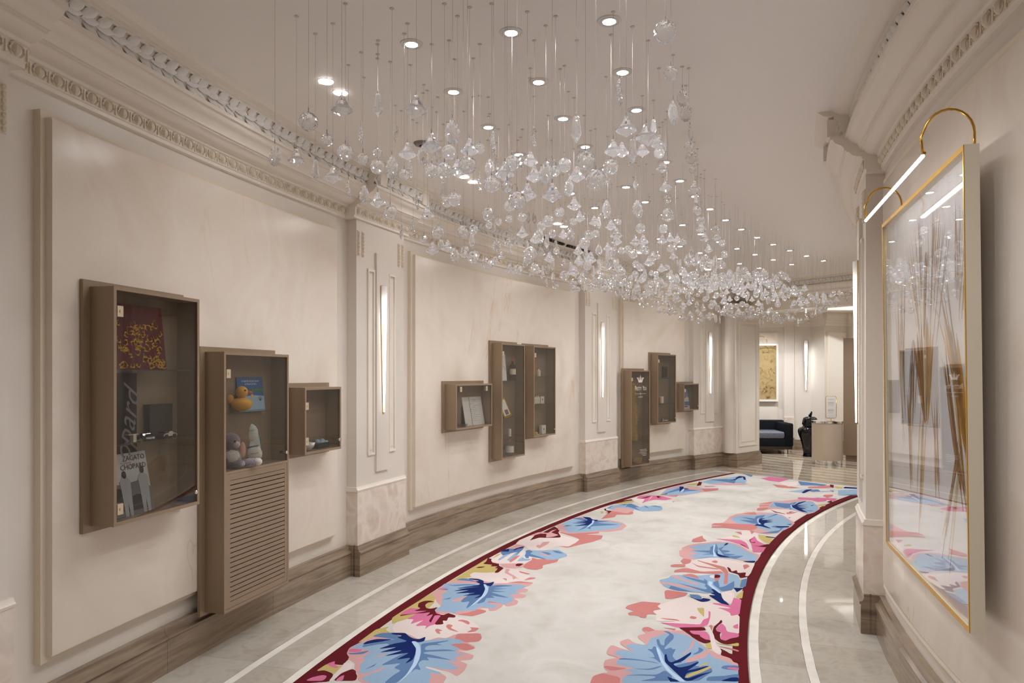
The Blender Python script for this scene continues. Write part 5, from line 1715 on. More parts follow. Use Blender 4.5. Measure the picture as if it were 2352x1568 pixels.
# cabinet 9
r = item(9, 'magazine', 'blue and white magazine leaning in the small far cabinet', 'magazine', -.045, .05, 1.040)
cov = lean(r, .19, .335, .006, radians(9), simple('sky_blue_cover', srgb(120, 150, 200), .45))
b = MB().box(-.095, .095, -.001, 0, 0, .06)
b.build('printed_sand', simple('pale_print', srgb(214, 206, 206), .5), cov)
MB().box(-.095, .095, -.001, 0, .06, .125).build('printed_sea', simple('sea_print', srgb(90, 120, 170), .5), cov)
MB().box(-.095, .095, -.001, 0, .13, .20).build('printed_haze', simple('haze_print', srgb(206, 206, 200), .5), cov)
MB().slab([(-.02, .20), (.02, .20), (.008, .30), (0, .33), (-.008, .30)], -.0018, 0).build('printed_tower', simple('rose_print', srgb(170, 110, 130), .5), cov)
MB().slab([(-.085, .19), (-.06, .19), (-.05, .21), (-.03, .2), (-.01, .215), (.015, .195), (.0, .185), (-.04, .187)], -.002, 0).build('printed_red_title', M_red2, cov)
MB().slab([(-.07, .052), (.05, .05), (.03, .036), (-.05, .034)], -.002, 0).build('printed_boat', M_darkgrey, cov)

# ------------------------------------------------------------------ wall sconces: tapered glowing cones on a brass strip


def sconce(loc, rz, label):
    r = thing('wall_sconce', label, 'wall lamp', loc, rz, 'tapered wall sconces')
    H_ = 1.06
    b = MB()
    b.slab([(-.010, -.01), (.010, -.01), (.0435, H_ + .004), (-.0435, H_ + .004)], -.006, .0015)
    b.build('brass_strip', M_gold, r)
    b = MB()
    n, vs = 8, []
    for i in range(13):
        u = i / 12
        hw = .008 + .033 * u
        dp = .010 + .017 * u
        for k in range(n + 1):
            a = pi * k / n
            vs.append((hw * cos(a), -.004 - dp * sin(a), H_ * u))
    fs = [(i * (n + 1) + k, i * (n + 1) + k + 1, (i + 1) * (n + 1) + k + 1, (i + 1) * (n + 1) + k) for i in range(12) for k in range(n)]
    fs += [tuple(range(n, -1, -1)), tuple(12 * (n + 1) + k for k in range(n + 1))]
    b.add(vs, fs)
    b.build('diffuser', M_sconce, r, smooth=True)
    return r


SL = ['glowing tapered sconce on the nearest left pilaster right of the louvred cabinet', 'glowing tapered sconce on the pilaster left of the crown lettered cabinet',
      'glowing tapered sconce on the last pilaster before the white pillar']
for i, (a, b2) in enumerate(PIL[1:]):
    c = (a + b2) / 2
    sconce(P(c, R_PILL - .0215, 1.29), rotL(c), SL[i])
a, b2 = PIL[1]
sconce(P((a + b2) / 2, R_PILR + .0215, 1.29), rotR((a + b2) / 2), 'glowing tapered sconce on the right pilaster beside the large feather picture')

# ------------------------------------------------------------------ framed feather picture on the right wall
pic = thing('framed_picture', 'large glazed picture of gold and grey feathers in a gilt frame on the right wall', 'picture', (1.807, 3.192, .696), radians(-106.8))
pic.rotation_euler = (.011, 0, radians(-106.8))
PW, PH = .702, 1.715
M_champ = simple('champagne_frame', srgb(232, 222, 202), 0.35, metal=0.0)
M_art = simple('pale_artwork_ground', srgb(240, 239, 240), 0.7)
b = MB()
for q in ((-PW, -PW + .016, 0, PH), (PW - .016, PW, 0, PH), (-PW + .016, PW - .016, 0, .016), (-PW + .016, PW - .016, PH - .016, PH)):
    b.box(q[0], q[1], .003, .05, q[2], q[3])
b.build('frame_side', M_champ, pic)
b = MB()
for q in ((-PW, -PW + .018, 0, PH), (PW - .010, PW, 0, PH), (-PW + .018, PW - .010, 0, .018), (-PW + .018, PW - .010, PH - .018, PH)):
    b.box(q[0], q[1], .0, .003, q[2], q[3])
b.build('gilt_lip', M_goldfoil, pic)
MB().box(-PW + .016, PW - .016, .034, .04, .016, PH - .016).build('artwork', M_art, pic)
MB().box(-PW + .0165, PW - .0165, .008, .012, .0165, PH - .0165).build('picture_glass', M_picglass, pic)
M_f1 = simple('feather_ochre', srgb(206, 142, 20), 0.6)
M_f2 = simple('feather_brown', srgb(158, 102, 24), 0.6)
M_f3 = simple('feather_grey', srgb(158, 150, 150), 0.6)
M_f4 = simple('feather_pale_gold', srgb(214, 184, 120), 0.6)
fb = MB()


def uv(u, v):
    return ((u * 2 - 1) * (PW - .03), .03 + v * (PH - .06))


def blade(p, q, wd, bend, mi):
    (x0, z0), (x1, z1) = uv(*p), uv(*q)
    d = Vector((x1 - x0, z1 - z0))
    n = Vector((-d.y, d.x)).normalized()
    L, R_ = [], []
    for i in range(7):
        u = i / 6
        w_ = wd * (sin(pi * (u * .92 + .06)) ** .8)
        c = Vector((x0, z0)) + d * u + n * (bend * d.length * sin(pi * u) * .5)
        L.append(c + n * w_ / 2)
        R_.append(c - n * w_ / 2)
    fb.mi = mi
    vs = [(p_.x, .0335, p_.y) for p_ in L] + [(p_.x, .0335, p_.y) for p_ in R_]
    fb.add(vs, [(i, i + 1, 8 + i, 7 + i) for i in range(6)])


rnd = random.Random(21)


def fan(base, t0, t1, n, wd, cols, jb=.02, jt=.03, frac=(0.0, .25)):
    for i in range(n):
        u = (i + .5) / n
        tip = (t0[0] + (t1[0] - t0[0]) * u + rnd.uniform(-jt, jt), t0[1] + (t1[1] - t0[1]) * u + rnd.uniform(-jt, jt))
        bs = (base[0] + rnd.uniform(-jb, jb), base[1] + rnd.uniform(-jb, jb))
        f = rnd.uniform(*frac)
        st = (bs[0] + (tip[0] - bs[0]) * f, bs[1] + (tip[1] - bs[1]) * f)
        blade(st, tip, wd * rnd.uniform(.9, 1.8), rnd.uniform(-.03, .03), rnd.choice(cols))


fan((.50, .39), (.36, .62), (.46, .66), 9, .026, (0, 1, 1), .01, .02)
fan((.52, .39), (.50, .68), (.62, .62), 10, .026, (0, 1, 3), .01, .02)
fan((.97, .28), (.74, .66), (.86, .60), 12, .024, (0, 0, 1), .015, .02)
fan((.93, .18), (.70, .56), (.80, .62), 8, .020, (0, 3, 1), .02, .03)
fan((.50, .52), (.26, .86), (.48, .95), 12, .010, (1, 2, 2, 3), .03, .04, (.2, .6))
fan((.56, .50), (.56, .96), (.80, .90), 13, .010, (1, 2, 2), .03, .04, (.2, .6))
fan((.50, .62), (.52, .86), (.56, .86), 5, .026, (1, 0), .01, .01, (0, .1))
fan((.86, .60), (.84, .92), (.97, .84), 9, .009, (1, 2, 3), .03, .03, (.1, .5))
fan((.20, .22), (.08, .62), (.20, .80), 10, .009, (2, 1, 3), .06, .03, (.1, .5))
fan((.17, .50), (.10, .75), (.24, .80), 7, .011, (1, 2), .04, .03)
fan((.30, .18), (.24, .46), (.30, .50), 5, .014, (1, 3), .02, .02)
fan((.38, .10), (.44, .44), (.50, .40), 6, .015, (3, 3, 0), .05, .02)
fan((.70, .06), (.90, .40), (.84, .34), 6, .014, (1, 3), .05, .03)
fan((.62, .20), (.58, .44), (.68, .46), 7, .010, (1, 3, 2), .05, .03)
fan((.90, .44), (.66, .70), (.74, .80), 7, .010, (2, 3), .04, .03)
fan((.28, .32), (.30, .60), (.40, .58), 10, .016, (1, 2), .05, .04, (.2, .5))
fb.build('feather_print', [M_f1, M_f2, M_f3, M_f4], pic, recalc=False)
# picture lamp: two brass arms over the frame and a glowing bar
pl = thing('picture_lamp', 'brass picture lamp with glowing bar arching over the feather picture', 'lamp', (1.807, 3.192, .696), radians(-106.8))
for x in (.672, -.447):
    pts = [(x, .025, 1.713), (x, .025, 1.762)] + [(x, -.056 + .081 * cos(a), 1.762 + .092 * sin(a)) for a in [pi * i / 12 for i in range(1, 12)]] + [(x, -.145, 1.762), (x, -.137, 1.70)]
    MB().tube(pts, .0048, 8).build('brass_arm', M_gold, pl, smooth='all')
MB().tube([(.69, -.137, 1.70), (-.46, -.137, 1.70)], .006, 8).build('bar_housing', M_gold, pl, smooth=True)
MB().tube([(.672, -.1385, 1.694), (-.455, -.1385, 1.694)], .0065, 8).build('light_bar', M_bar, pl, smooth=True)

# ------------------------------------------------------------------ recessed lights


def spot(name, loc, watt, size=2.5, blend=.7, col=SPOT_C, rad=.03):
    l = bpy.data.lights.new(name, 'SPOT')
    l.energy = watt
    l.spot_size = size
    l.spot_blend = blend
    l.color = col
    l.shadow_soft_size = rad
    o = bpy.data.objects.new(name, l)
    COL.objects.link(o)
    o.location = loc
    return o


dl = None


def downlight(t, R):
    global dl
    p = P(t, R, CEIL)
    r = thing('downlight', 'small round recessed downlight with a grey trim ring between the crystal wires', 'ceiling light', p, -radians(t), 'recessed downlights in rows of three')
    if dl is None:
        b = MB()
        b.lathe([(.030, -.002), (.031, -.006), (.042, -.005), (.043, -.003), (.046, -.003), (.047, -.005), (.056, -.004), (.058, -.001), (.058, .0)], 24, cap=False)
        k1 = b.build('trim_ring', M_trimring, r, smooth=True)
        k2 = MB().lathe([(.0295, -.004), (.0295, -.0015)], 20).build('lamp_disc', M_lamp, r)
        dl = (k1.data, k2.data)
    else:
        link('trim_ring', dl[0], r)
        link('lamp_disc', dl[1], r)
    spot('downlight_or_fill_beam', p - Vector((0, 0, .012)), SPOT_W)


DL = []
for k in range(-7, 15):
    t = 13.65 + 2.33 * k
    for R in (15.31, 14.80, 14.33):
        DL.append((t, R))
        if k >= 0:
            downlight(t, R)
        elif k >= -6 and R < 14.5:
            spot('downlight_or_fill_beam', P(t, R, CEIL - .01), SPOT_W)
for t in (2.5, 5.5, 8.5):
    spot('downlight_or_fill_beam', P(t, 13.75, CEIL - .01), SPOT_W * .8)  # unseen fill row added to brighten the near right wall
ws = None
for k in range(0, 5):
    for d_ in (-.30, .30):
        t = 15.08 + 7.35 * k + d_
        p = P(t, 15.95, CEIL)
        if k >= 0:
            r = thing('wall_washer', 'bright trimless round ceiling light of a pair close to the left cornice', 'ceiling light', p, -radians(t), 'paired wall washers along the left cornice')
            if ws is None:
                k1 = MB().lathe([(.040, -.004), (.040, .0)], 22).build('lamp_disc', M_lamp, r)
                k2 = MB().lathe([(.0402, -.0015), (.043, -.0025), (.044, 0)], 22, cap=False).build('trim_ring', M_white, r, smooth=True)
                ws = (k1.data, k2.data)
            else:
                link('lamp_disc', ws[0], r)
                link('trim_ring', ws[1], r)
        o = spot('washer_beam', p - Vector((0, 0, .012)), WASH_W, 2.2, .6)
        q = P(t, 16.7, 1.3) - o.location
        o.rotation_euler = q.to_track_quat('-Z', 'Y').to_euler()
r = thing('ceiling_sensor', 'small flat grey round sensor on the ceiling near the left cornice', 'sensor', P(18.9, 15.87, CEIL))
MB().lathe([(.0, -.02), (.05, -.018), (.062, -.006), (.064, 0)], 20, cap=False).build('sensor_body', simple('sensor_grey', srgb(132, 124, 120), .5), r, smooth=True)
MB().lathe([(.02, -.024), (.024, -.018)], 14).build('sensor_lens', M_dark, r)

# ------------------------------------------------------------------ lobby things
M_taupe = simple('taupe_lacquer', srgb(196, 180, 162), 0.4)
desk = thing('reception_desk', 'small rounded taupe reception desk with chrome top and plinth', 'desk', (5.74, 13.08, -.004))


def drum(b, rx, ry, z0, z1, n=28):
    pts = [(rx * cos(2 * pi * i / n), ry * sin(2 * pi * i / n)) for i in range(n)]
    return b.prism(pts, z0, z1)


drum(MB(), .262, .26, .075, .745).build('drum_body', M_taupe, desk, smooth=True)
drum(MB(), .250, .248, .0, .075).build('chrome_plinth', M_chrome, desk, smooth=True)
drum(MB(), .268, .266, .745, .78).build('chrome_top', M_chrome, desk, smooth=True)
sg = thing('table_sign', 'brass framed upright notice with rounded corners on the reception desk', 'sign', (5.74, 12.93, .776))


def rrect(w_, h_, r_, n=5):
    out = []
    for cx_, cz_, a0 in ((w_ - r_, h_ - r_, 0), (-w_ + r_, h_ - r_, pi / 2), (-w_ + r_, r_, pi), (w_ - r_, r_, 3 * pi / 2)):
        for i in range(n):
            a = a0 + pi / 2 * i / (n - 1)
            out.append((cx_ + r_ * cos(a), cz_ + r_ * sin(a)))
    return out


pr = [(x, z + .055) for x, z in rrect(.094, .40, .03)]
MB().slab(pr, -.003, .003).build('notice_card', M_paper, sg)
MB().tube([(x, 0, z) for x, z in pr] + [(pr[0][0], 0, pr[0][1])], .005, 6).tube([(0, 0, .0), (0, 0, .056)], .004, 6).build('brass_rim', M_gold, sg, smooth='all')
MB().lathe([(.07, 0), (.07, .006), (.0, .008)], 18).build('sign_foot', M_gold, sg, smooth=True)
b = MB()
for k, (z, hw) in enumerate(((.36, .05), (.31, .055), (.295, .05), (.28, .055), (.255, .045), (.18, .05), (.165, .055), (.15, .05), (.12, .04))):
    b.box(-hw, hw, -.0042, -.003, z + .03, z + .035)
b.build('grey_lines', simple('notice_print', srgb(176, 170, 166), .6), sg)
jar = thing('temple_jar', 'tall glossy black lidded temple jar with finial standing beside the desk', 'jar', (5.90, 14.22, -.004))
jar.scale = (1.14, 1.14, .95)
MB().lathe([(.10, 0), (.118, .004), (.118, .03), (.108, .05), (.112, .10), (.135, .25), (.165, .38), (.190, .46), (.202, .52), (.198, .565), (.175, .60), (.13, .62), (.118, .64), (.122, .665)], 28).build('jar_body', M_black, jar, smooth=True)
MB().lathe([(.130, .665), (.134, .69), (.130, .715), (.128, .74), (.112, .80), (.075, .83), (.03, .835)], 24).build('jar_lid', M_black, jar, smooth=True)
b = MB().ball((0, 0, .855), .03, 10, 7).ball((.012, -.01, .89), .024, 9, 6, (1, .9, 1.1)).ball((.02, -.015, .925), .016, 8, 6)
b.build('finial', M_black, jar, smooth='all')
sofa = thing('sofa', 'low black velvet sofa with silver patterned seat against the lobby wall', 'sofa', (4.60, 15.08, -.004), radians(-4))


def soft_box(name, x0, x1, y0, y1, z0, z1, mat, parent, r=.03):
    b = MB().box(x0, x1, y0, y1, z0, z1)
    o = b.build(name, mat, parent)
    bm = bmesh.new()
    bm.from_mesh(o.data)
    bmesh.ops.bevel(bm, geom=bm.edges[:], offset=r, segments=3, affect='EDGES', profile=.5)
    bm.to_mesh(o.data)
    bm.free()
    o.data.polygons.foreach_set('use_smooth', [True] * len(o.data.polygons))
    return o


soft_box('backrest', -.9, 1.15, .20, .36, .16, .66, M_velvet, sofa)
soft_box('arm', .98, 1.15, -.42, .22, .16, .63, M_velvet, sofa)
soft_box('seat_base', -.9, .99, -.42, .22, .16, .32, M_velvet, sofa, .02)
soft_box('seat_cushion', -.88, .975, -.425, .21, .32, .46, M_silverfab, sofa, .035)
MB().box(-.9, 1.13, -.40, .34, .10, .16).build('plinth_rail', simple('dark_wood', srgb(52, 44, 38), .4), sofa)
for lx in (-.8, .08, 1.08):
    for ly in (-.36, .30):
        MB().box(lx - .03, lx + .03, ly - .03, ly + .03, 0, .10).build('leg', M_chrome, sofa)
# golden picture over the sofa
yw = 15.70
gp = thing('framed_picture', 'tall gold leaf picture in a white frame above the black sofa', 'picture', (5.20, 15.57, 1.04), math.atan2(-.6, 4.58))
m, nt, bb = new_mat('crackled_gold_leaf')
tc = nt.nodes.new('ShaderNodeTexCoord')
nz = nt.nodes.new('ShaderNodeTexNoise')
nz.inputs['Scale'].default_value = 7
nz.inputs['Detail'].default_value = 8
nz.inputs['Distortion'].default_value = 2.0
nt.links.new(tc.outputs['Object'], nz.inputs['Vector'])
nt.links.new(ramp(nt, nz.outputs['Fac'], [(.32, srgb(110, 84, 50)), (.42, srgb(168, 142, 94)), (.6, srgb(184, 162, 116)), (.75, srgb(150, 122, 76))]), bb.inputs['Base Color'])
bb.inputs['Roughness'].default_value = .4
bb.inputs['Metallic'].default_value = .1
MB().box(-.62, .5, -.03, -.01, .04, 1.20).build('gold_sheet', m, gp)
b = MB()
for q in ((-.66, -.62, 0, 1.24), (.5, .54, 0, 1.24), (-.62, .5, 0, .04), (-.62, .5, 1.20, 1.24)):
    b.box(q[0], q[1], -.05, .0, q[2], q[3])
b.build('frame_border', M_paper, gp)
MB().box(.07, .074, -.0312, -.03, .04, 1.2).build('panel_joint', M_goldpaint, gp)
glp = thing('picture_lamp', 'thin brass arched lamp on top of the gold leaf picture', 'lamp', (5.20, 15.57, 1.04), math.atan2(-.6, 4.58))
MB().tube([(.06, -.02, 1.235)] + [(.06 + .11 - .11 * cos(a), -.02 - .12 * sin(a / 2), 1.30 + .10 * sin(a)) for a in [pi * i / 10 for i in range(11)]] + [(.28, -.14, 1.23)], .006, 6).build('brass_arm', M_gold, glp, smooth='all')
MB().tube([(-.4, -.14, 1.225), (.46, -.14, 1.225)], .008, 6).build('light_bar', M_bar2, glp, smooth=True)
# tall bronze display panel right of the desk
bp = thing('bronze_panel', 'tall plain bronze cabinet panel behind the reception desk at the right', 'cabinet', (6.42, 13.30, -.004), radians(-25))
MB().box(-.26, .50, -.02, .08, .12, 2.30).build('panel_body', M_bronze, bp)
MB().box(-.22, .48, .02, .08, 0, .12).build('plinth', M_bronze_in, bp)
sconce(Vector((6.30, 15.40, 1.29)), radians(-6), 'glowing tapered sconce on the lobby wall left of the sign')
for x, y in ((4.3, 14.6), (5.4, 14.4), (5.9, 12.0)):
    spot('lobby_beam', (x, y, 2.9), LOBBY_W, 2.6, .8)  # unseen spots without fittings; the foremost is added to light the desk sign
for x, y in ((6.9, 13.7), (8.2, 13.7)):
    spot('lobby_beam', (x, y, 3.5), LOBBY_W, 2.6, .8)

# ------------------------------------------------------------------ crystals hanging on steel wires
KIND = {'b': ('crystal_ball', 'faceted ball'), 'l': ('crystal_bell', 'bell'), 'd': ('crystal_drop', 'long pointed drop'),
        't': ('crystal_leaf', 'scalloped flat leaf'), 's': ('crystal_icicle', 'thin twisted icicle'), 'o': ('crystal_bead', 'small round bead')}
HM = {'b': .074, 'l': .082, 'd': .115, 't': .105, 's': .115, 'o': .052}


def ico(r, sub):
    bm = bmesh.new()
    bmesh.ops.create_icosphere(bm, subdivisions=sub, radius=r)
    bm.verts.ensure_lookup_table()
    b = MB()
    rj = random.Random(9)
    for v in bm.verts:
        v.co *= 1 + (rj.uniform(-.022, .012) if sub > 2 else 0)
    b.add([(v.co.x, v.co.y, v.co.z - r) for v in bm.verts], [tuple(v.index for v in f.verts) for f in bm.faces])
    bm.free()
    return b


def leafshape():
    b = MB()
    out = []
    n = 26
    for i in range(n):
        a = 2 * pi * i / n
        r_ = 1.0 + .06 * cos(a * 13)
        x = .034 * sin(a) * (1 - .35 * max(0, cos(a))) * r_
        z = -.0585 + .0525 * cos(a) * r_
        out.append((x, z))
    inner = [(x * .55, -.062 + (z + .062) * .55) for x, z in out]
    vs = [(x, 0, z) for x, z in out] + [(x, -.009, z) for x, z in inner] + [(x, .009, z) for x, z in inner] + [(0, -.011, -.062), (0, .011, -.062)]
    fs = []
    for i in range(n):
        j = (i + 1) % n
        fs += [(i, j, n + j, n + i), (j, i, 2 * n + i, 2 * n + j), (n + i, n + j, 3 * n), (2 * n + j, 2 * n + i, 3 * n + 1)]
    return b.add(vs, fs)


def icicle():
    b = MB()
    vs = [(0, 0, 0)]
    for i in range(1, 10):
        u = i / 10
        for k in range(5):
            a = 2 * pi * k / 5 + i * .45
            r_ = .0115 * sin(pi * u) ** .7 + .002
            vs.append((r_ * cos(a) + .006 * sin(u * 5), r_ * .8 * sin(a), -.115 * u))
    vs.append((0, 0, -.115))
    fs = [(0, 1 + k, 1 + (k + 1) % 5) for k in range(5)]
    for i in range(8):
        for k in range(5):
            a, c = 1 + i * 5 + k, 1 + i * 5 + (k + 1) % 5
            fs.append((a, a + 5, c + 5, c))
    fs += [(len(vs) - 1, 41 + (k + 1) % 5, 41 + k) for k in range(5)]
    return b.add(vs, fs)


SH = {'b': ico(.037, 3), 'o': ico(.026, 2),
      'l': MB().lathe([(.0065, 0), (.011, -.006), (.012, -.014), (.017, -.022), (.0185, -.024), (.027, -.040), (.029, -.042), (.040, -.053), (.0415, -.058), (.036, -.062), (.020, -.071), (.002, -.082)], 12),
      'd': MB().lathe([(.009, 0), (.013, -.005), (.024, -.080), (.001, -.115)], 8),
      't': leafshape(), 's': icicle()}
CM = {}
for k, b in SH.items():
    o = b.build(KIND[k][0], M_crys)
    CM[k] = o.data
    bpy.data.objects.remove(o)
wire = MB().lathe([(.0006, 0), (.0006, 1)], 4, cap=False).build('wire', M_wire)
WM = wire.data
bpy.data.objects.remove(wire)
cap = MB().lathe([(.011, 0), (.011, -.002), (.009, -.0035), (.0015, -.005)], 10).build('ceiling_cap', M_cap)
KM = cap.data
bpy.data.objects.remove(cap)
pin = MB().lathe([(.0022, 0), (.0022, .016), (.001, .018)], 6).build('pin', M_wire)
PM = pin.data
bpy.data.objects.remove(pin)
rnd = random.Random(4)
GROUP = 'clear crystal pendants hanging in a wave'
PEND = []


def zone(t):
    if t < 17:
        return 'nearest part of the wave'
    if t < 24:
        return 'wave beside the first sconce'
    if t < 33:
        return 'wave over the middle cabinets'
    if t < 41:
        return 'wave before the crown cabinet'
    return 'far end of the wave'


def pendant(k, x, y, z, s, near, label=None):
    """crystal whose centre hangs at (x, y, z)"""
    top = z + HM[k] * s / 2
    t = degrees(math.atan2(y - C0[1], C0[0] - x))
    lab = label or 'clear glass %s on a thin wire, %s' % (KIND[k][1], zone(t))
    L = CEIL - top
    rz = rnd.uniform(0, 2 * pi) if k != 't' else rnd.uniform(-.7, .7)
    if near:
        r = thing(KIND[k][0], lab, 'crystal pendant', (x, y, top), rz, GROUP)
        o = link('cut_glass', CM[k], r)
        o.scale = (s, s, s)
        link('pin', PM, r)
        o = link('wire', WM, r)
        o.scale = (1, 1, L)
        link('ceiling_cap', KM, r, (0, 0, L))
    else:
        r = tag(link(KIND[k][0], CM[k], None, (x, y, top), rz), lab, 'crystal pendant', GROUP)
        r.scale = (s, s, s)
        o = link('wire', WM, r)
        o.scale = (1 / s, 1 / s, L / s)
    PEND.append((r, k, zone(t), x / y, label))


CR = """l-67,283,266,104 d-66,354,293,100 l-37,278,264,106 b-81,286,261,103 o-77,299,258,100 s-77,367,282,100 s-71,439,308,97 t-25,302,263,100 l-33,294,255,100 b-74,319,259,100 o-70,374,276,100 t-103,312,256,90 l-99,330,260,98 b-67,358,264,101 t-54,323,254,100 o-62,299,250,100 l-49,337,265,100 b-31,354,270,100 d-47,450,299,100 l-19,322,262,100 b-40,358,262,101 b-30,319,251,100 b-18,290,245,100 l-25,330,255,103 d-95,347,259,88 l-84,337,254,100 o-52,347,257,101 s-54,382,269,100 s-87,382,259,89 t-82,398,261,97 l-69,369,250,99 d-45,472,281,100 b-30,375,252,100 b-64,378,246,101 s-62,469,273,95 l-49,416,254,100 s-69,448,250,90 s-64,464,255,94 b-44,426,245,100 o-50,408,237,100 l-49,442,238,100 l-42,468,244,99 t-50,506,253,67 d-29,522,258,100 o-19,280,216,100 o-20,374,236,100 t-40,503,245,100 o-30,449,236,100 b-23,426,230,100 t-52,420,289,102 o-16,358,273,100 s-8,313,261,100 s13,425,300,100 d28,313,267,100 l45,283,258,100 l54,289,257,102 s43,287,273,101 b28,274,242,100 b33,283,237,111 d52,397,271,100 b48,348,261,100 l46,326,263,100 l59,386,281,100 d57,340,266,100 l77,424,293,100 o84,510,309,95 b0,348,263,100 t6,498,309,92 l10,386,276,100 l-3,303,246,100 b-9,319,245,100 o-2,293,237,98 l11,354,259,100 t16,339,256,100 b28,505,309,99 o20,330,254,98 b28,383,272,100 b2,283,229,96 l7,326,243,100 l17,303,237,100 t33,418,270,100 l32,354,259,100 t96,558,309,82 l37,427,262,101 o26,387,248,101 d66,496,274,100 s-19,424,273,100 b-14,426,256,100 d-11,509,309,94 t-14,453,292,100 b58,272,290,117 o61,276,276,108 t91,384,309,92 t83,370,296,116 t99,409,310,98 d85,431,309,80 l67,354,277,100 l79,386,285,100 b98,478,308,100 l98,468,296,99 l99,463,282,98 o97,449,270,100 t110,444,310,90 o95,386,283,100 b123,492,309,116 o131,522,309,97 l129,508,293,108 d155,606,309,92 o135,523,280,136 t86,494,276,100 b-15,458,262,100 o-9,481,263,100 o-2,473,263,98 b8,563,284,100 d15,666,306,89 d21,676,308,100 b23,456,258,100 b23,563,277,100 b37,563,288,100 b51,684,306,100 o41,481,263,100 l50,530,277,100 b68,670,309,84 d75,572,292,100 b86,674,309,99 l64,558,280,100 d85,702,309,94 l73,530,271,100 l70,482,255,100 o83,561,280,100 d-15,599,282,81 o-15,473,259,98 l7,482,256,100 o-1,630,288,94 l16,486,253,101 b36,638,286,100 l42,590,276,100 o55,673,296,100 b57,532,264,100 b46,456,244,100 o56,481,255,100 t-12,566,263,100 l-3,590,269,100 d3,620,278,83 b10,399,228,100 l27,663,274,100 d41,676,281,100 d47,730,285,88 l-9,613,262,81 b-17,504,238,100 l-14,594,255,90 l-2,586,247,99 b4,504,234,100 t12,660,263,78 b95,532,269,100 l90,523,258,99 l99,542,262,102 b112,736,288,100 t82,679,279,100 d89,670,271,99 d86,620,265,100 s76,534,253,100 b101,598,261,100 b126,598,282,100 l123,588,271,100 d151,744,292,100 l146,663,287,100 l154,669,287,101 b151,684,281,100 l170,758,286,100 o105,561,257,100 l116,590,258,100 l127,663,265,100 t100,566,290,100 l113,530,299,100 o121,561,297,100 l144,566,309,96 d153,596,306,72 o145,561,289,100 t145,658,307,78 b157,599,289,100 l155,589,281,100 l155,578,271,98 b171,603,282,101 l189,663,288,100 b200,684,286,100 l180,658,276,99 b205,694,277,101 d233,826,279,100 l184,663,263,100 b174,736,267,100 b161,602,240,101 b180,684,250,100 d240,930,292,100 t209,849,270,100 d60,676,257,100 t213,853,306,100 l168,663,265,100 l138,663,259,100 s141,620,272,100 s190,826,292,100 d92,628,256,101 b118,684,266,100 b124,693,264,101 l53,484,239,100 l50,535,246,101 b63,598,251,100 b86,638,257,100 d38,673,264,99 d26,620,249,100 t35,706,265,94 o15,481,233,100 d41,719,258,87 b39,532,234,100 l45,523,236,99 l54,744,277,98 b43,709,248,89 d82,794,258,96 d77,784,258,84 o75,673,242,100 b87,684,244,100 b81,692,250,101 b66,685,251,100 b81,789,272,91"""
used = []
SPEC = {0: 'clear glass bell at the upper left of the wave below the paired ceiling lights'}
items = []
for it in CR.split():
    a = it[1:].split(',')
    items.append((it[0], int(a[0]) / 100, int(a[1]) / 100, int(a[2]) / 100, int(a[3]) / 100))


def far_left(ks):
    best = None
    for i, q in enumerate(items):
        if q[0] in ks and (best is None or q[1] / q[2] < items[best][1] / items[best][2]):
            best = i
    return best


for ks, lb in (('t', 'flat scalloped crystal leaf at the very left end of the whole wave'), ('l', 'crystal bell second from the left end of the wave'),
               ('b', 'faceted crystal ball nearest the left end, alone below the ceiling lights'), ('d', 'long pointed crystal drop nearest the left end, low under a ball')):
    i = far_left(ks)
    if i is not None:
        SPEC[i] = lb
i = max(range(len(items)), key=lambda q: items[q][3] * (1 if items[q][0] == 'b' else 0))
SPEC[i] = 'faceted crystal ball hanging highest of all at the right side'
i = max(range(len(items)), key=lambda q: items[q][3] * (1 if items[q][0] == 'o' else 0))
SPEC[i] = 'small crystal bead hanging highest, just below the topmost ball'
for i, (k, x, y, z, s) in enumerate(items):
    pendant(k, x, y, z, s, True, SPEC.get(i))
    used.append((x, y, z))
TT = [16, 20, 23, 26, 29, 32, 35, 38, 40, 42, 44, 46, 48.6]
HH = {9.82: [.60, .60, .57, .57, .59, .62, .60, .54, .52, .52, .57, .60, .58],
      9.30: [.68, .64, .62, .62, .62, .64, .67, .70, .72, .72, .64, .56, .52],
      8.78: [.76, .70, .68, .62, .60, .64, .70, .73, .68, .62, .64, .72, .74]}


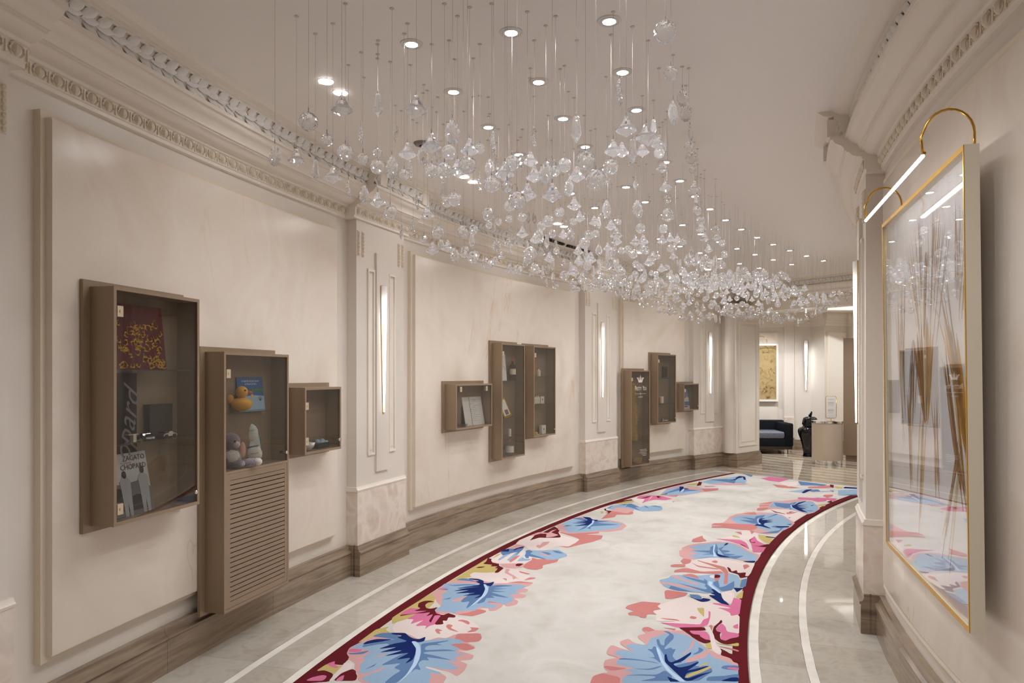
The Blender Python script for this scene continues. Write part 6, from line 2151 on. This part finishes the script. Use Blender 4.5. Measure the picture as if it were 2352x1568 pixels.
def interp(xs, ys, x):
    for i in range(len(xs) - 1):
        if x <= xs[i + 1]:
            u = (x - xs[i]) / (xs[i + 1] - xs[i])
            u = u * u * (3 - 2 * u)
            return ys[i] + (ys[i + 1] - ys[i]) * max(0, u)
    return ys[-1]


def wave(t, R):
    v = [interp(TT, HH[r_], t) for r_ in (8.78, 9.30, 9.82)]
    u = (R - 8.78) / .52
    return v[0] + (v[1] - v[0]) * u if u < 1 else v[1] + (v[2] - v[1]) * (u - 1)


t = 16.0
n_fill = 0
while t < 48.7:
    for j in range(12):
        R = 8.79 + j * .0936
        pr_ = .16 if t < 20 else (.62 if t < 26 else (.9 if t < 30 else 1.0))
        tt, rr = t + rnd.uniform(-.12, .12), (R + rnd.uniform(-.012, .012)) * 1.6
        p = P(tt, rr)
        z = 1.6 * (1 + wave(tt, R) + rnd.gauss(0, .019))
        k = rnd.choices('bldtso', (26, 22, 16, 12, 6, 18))[0]
        s = rnd.uniform(.95, 1.2) if t > 26 else rnd.uniform(.85, 1.1)
        go = rnd.random() < pr_
        if not go or any(abs(p.x - q[0]) < .09 and abs(p.y - q[1]) < .09 for q in used):
            continue
        if any((p - P(a, c)).length < .07 for a, c in DL):
            continue
        z = min(z, CEIL - .15)
        used.append((p.x, p.y, z))
        pendant(k, p.x, p.y, z, s, False)
        n_fill += 1
    t += .62

# say which one: order from the left within each part of the wave, as seen from the entrance
ONES = 'zeroth first second third fourth fifth sixth seventh eighth ninth tenth eleventh twelfth thirteenth fourteenth fifteenth sixteenth seventeenth eighteenth nineteenth twentieth'.split()


def ordinal(n):
    if n <= 20:
        return ONES[n]
    if n == 30:
        return 'thirtieth'
    return ('twenty-' if n < 30 else 'thirty-') + ONES[n % 10]


sets = {}
for q in PEND:
    sets.setdefault((q[1], q[2]), []).append(q)
for (k, zn), qs in sets.items():
    if len(qs) > 36 or 'far' in zn or 'crown' in zn:
        continue
    qs.sort(key=lambda q: q[3])
    for i, q in enumerate(qs):
        if not q[4]:
            q[0]['label'] = '%s crystal %s from the left in the %s' % (ordinal(i + 1), KIND[k][1], zn)
